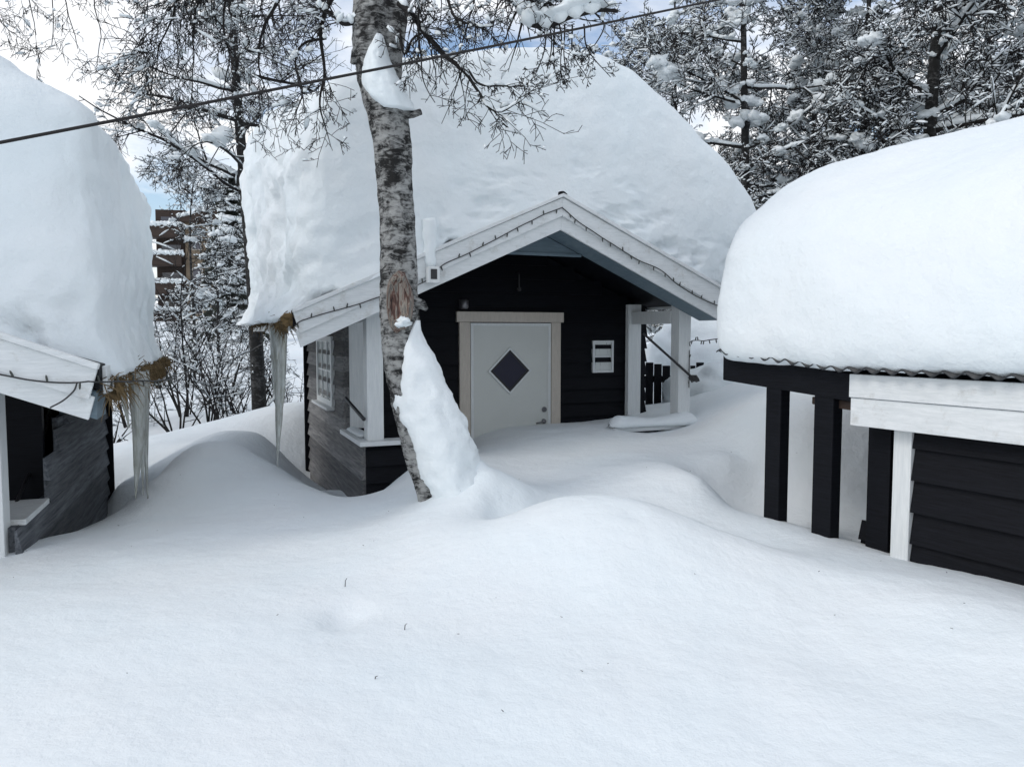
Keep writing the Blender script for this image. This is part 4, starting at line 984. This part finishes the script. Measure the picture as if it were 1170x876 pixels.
lights([rk(643, 238), rk(665, 256), rk(700, 279), rk(730, 297), rk(755, 309), rk(775, 325), rk(805, 343), rk(831, 352)], 'string lights stapled along the right slope of the middle cabin gable', FM, seed=2)
q1 = FM.ray(792, 389, a=1.66); q2 = at(826, 387, 7.0); q0 = FM.ray(790, 392, b=.33)
def rl(px, py): q = FL.ray(px, py, b=-.06); return FL.wor((q.x, -.055, q.z))
lights([rl(-40, 424), rl(0, 428), rl(30, 433), rl(60, 437), rl(88, 437), rl(108, 436), FL.wor((xRl+.25, 1.2, FL.ray(140, 435, b=1.2).z)), at(200, 428, 7.5), at(262, 412, 9), at(330, 376, 8.2)], 'string lights running off the left cabin gable towards the middle cabin', None, seed=3, bulbs=.16)
lights([rl(88, 437), rl(84, 447), rl(72, 458), rl(57, 466)], 'short loose end of wire curling down the left cabin gable board', None, seed=4, bulbs=.5)
pq = FM.ray(788, 391, b=.34)
lights([at(822, 387, 6.9), at(806, 389, 7.1), FM.wor((1.60, .352, pq.z)), FM.wor((1.60, .352, pq.z-.12)), FM.wor((1.60, .352, pq.z-.45))], 'wire with small bulbs stretched right from the front right porch post of the middle cabin', None, seed=5, bulbs=.1)
# twigs and specks lying on the snow
for px, py, Y_, L_, lb, sd in ((394, 664, 3.62, .03, 'tiny dark twig sticking out of the snow above the dent', 1), (462, 711, 3.18, .016, 'tiny dark bud scale on the snow right of the dent', 2), (428, 769, 2.77, .010, 'tiny brown speck of bark on the snow below the dent', 3)):
    p = at(px, py, Y_); z = gz(p.x, p.y)+.01; g = MB(); g.tube([(0, 0, -.03), (.003, 0, L_*.5), (.012, -.004, L_)], [.0022, .0018, .001], 5); o = g.build('twig', M['twig'], None); o.location = (p.x, p.y, z); tag(o, lb, 'twig')

rg_ = random.Random(77)
lit = MB()
for k in range(60):
    x = rg_.uniform(-3.5, 3.5); y = rg_.uniform(2.4, 6.2); z = gz(x, y)+.012+.03*fbm(Vector((x*.7, y*.7, 0)), 3)
    a = rg_.uniform(0, 6.28); L_ = rg_.uniform(.004, .012); lit.tube([(x, y, z), (x+math.cos(a)*L_, y+math.sin(a)*L_, z+.002)], [.0016, .0008], 4)
tag(lit.build('bark_litter', M['twig'], None), 'scattered dark specks of bark and bud scales on the foreground snow', 'litter', None, 'stuff')

# ================================================================== LIGHT
SE, SA = 40, 245      # sun elevation, azimuth (degrees, clockwise from +Y)
w = bpy.data.worlds.new('World'); scene.world = w; w.use_nodes = True; nt = w.node_tree; bg = nt.nodes['Background']
sky = N(nt, 'ShaderNodeTexSky', sky_type='NISHITA'); sky.sun_disc = False; sky.sun_elevation = R(SE); sky.sun_rotation = R(SA); sky.air_density = 1; sky.dust_density = 1.5
tc = N(nt, 'ShaderNodeTexCoord'); sx = N(nt, 'ShaderNodeSeparateXYZ'); nt.links.new(tc.outputs['Generated'], sx.inputs[0])
# project directions on a cloud deck
ad = N(nt, 'ShaderNodeMath', operation='ADD'); nt.links.new(sx.outputs['Z'], ad.inputs[0]); ad.inputs[1].default_value = .25
dx = N(nt, 'ShaderNodeMath', operation='DIVIDE'); dy = N(nt, 'ShaderNodeMath', operation='DIVIDE')
nt.links.new(sx.outputs['X'], dx.inputs[0]); nt.links.new(ad.outputs[0], dx.inputs[1]); nt.links.new(sx.outputs['Y'], dy.inputs[0]); nt.links.new(ad.outputs[0], dy.inputs[1])
cx3 = N(nt, 'ShaderNodeCombineXYZ'); nt.links.new(dx.outputs[0], cx3.inputs[0]); nt.links.new(dy.outputs[0], cx3.inputs[1])
mp = N(nt, 'ShaderNodeMapping'); mp.inputs['Location'].default_value = (3.2, 1.4, 0); nt.links.new(cx3.outputs[0], mp.inputs['Vector'])
cn = noisen(nt, mp.outputs['Vector'], 1.5, 7, .55, .3)
cm = ramp(nt, cn, [(.40, (0, 0, 0)), (.55, (1, 1, 1))])
cn2 = noisen(nt, mp.outputs['Vector'], 3.5, 6, .6)
cc = ramp(nt, cn2, [(.3, (.80, .84, .90)), (.7, (1, 1, 1))])
sc = N(nt, 'ShaderNodeVectorMath', operation='SCALE'); nt.links.new(cc, sc.inputs[0]); sc.inputs['Scale'].default_value = 10.2
mx = N(nt, 'ShaderNodeMix', data_type='RGBA'); nt.links.new(cm, mx.inputs['Factor']); 
ssc = N(nt, 'ShaderNodeVectorMath', operation='SCALE'); nt.links.new(sky.outputs[0], ssc.inputs[0]); ssc.inputs['Scale'].default_value = 1.6
nt.links.new(ssc.outputs[0], mx.inputs[6]); nt.links.new(sc.outputs[0], mx.inputs[7])
nt.links.new(mx.outputs[2], bg.inputs['Color']); bg.inputs['Strength'].default_value = .1
sl = bpy.data.lights.new('sun', 'SUN'); sl.energy = .75; sl.angle = R(20); sl.color = (1, .96, .90); so = bpy.data.objects.new('sun', sl); col.objects.link(so)
az = R(SA); dirs = Vector((math.sin(az)*math.cos(R(SE)), math.cos(az)*math.cos(R(SE)), math.sin(R(SE))))
so.rotation_euler = dirs.to_track_quat('Z', 'Y').to_euler()
scene.view_settings.view_transform = 'Standard'; scene.view_settings.look = 'None'; scene.view_settings.exposure = .25; scene.view_settings.gamma = 1
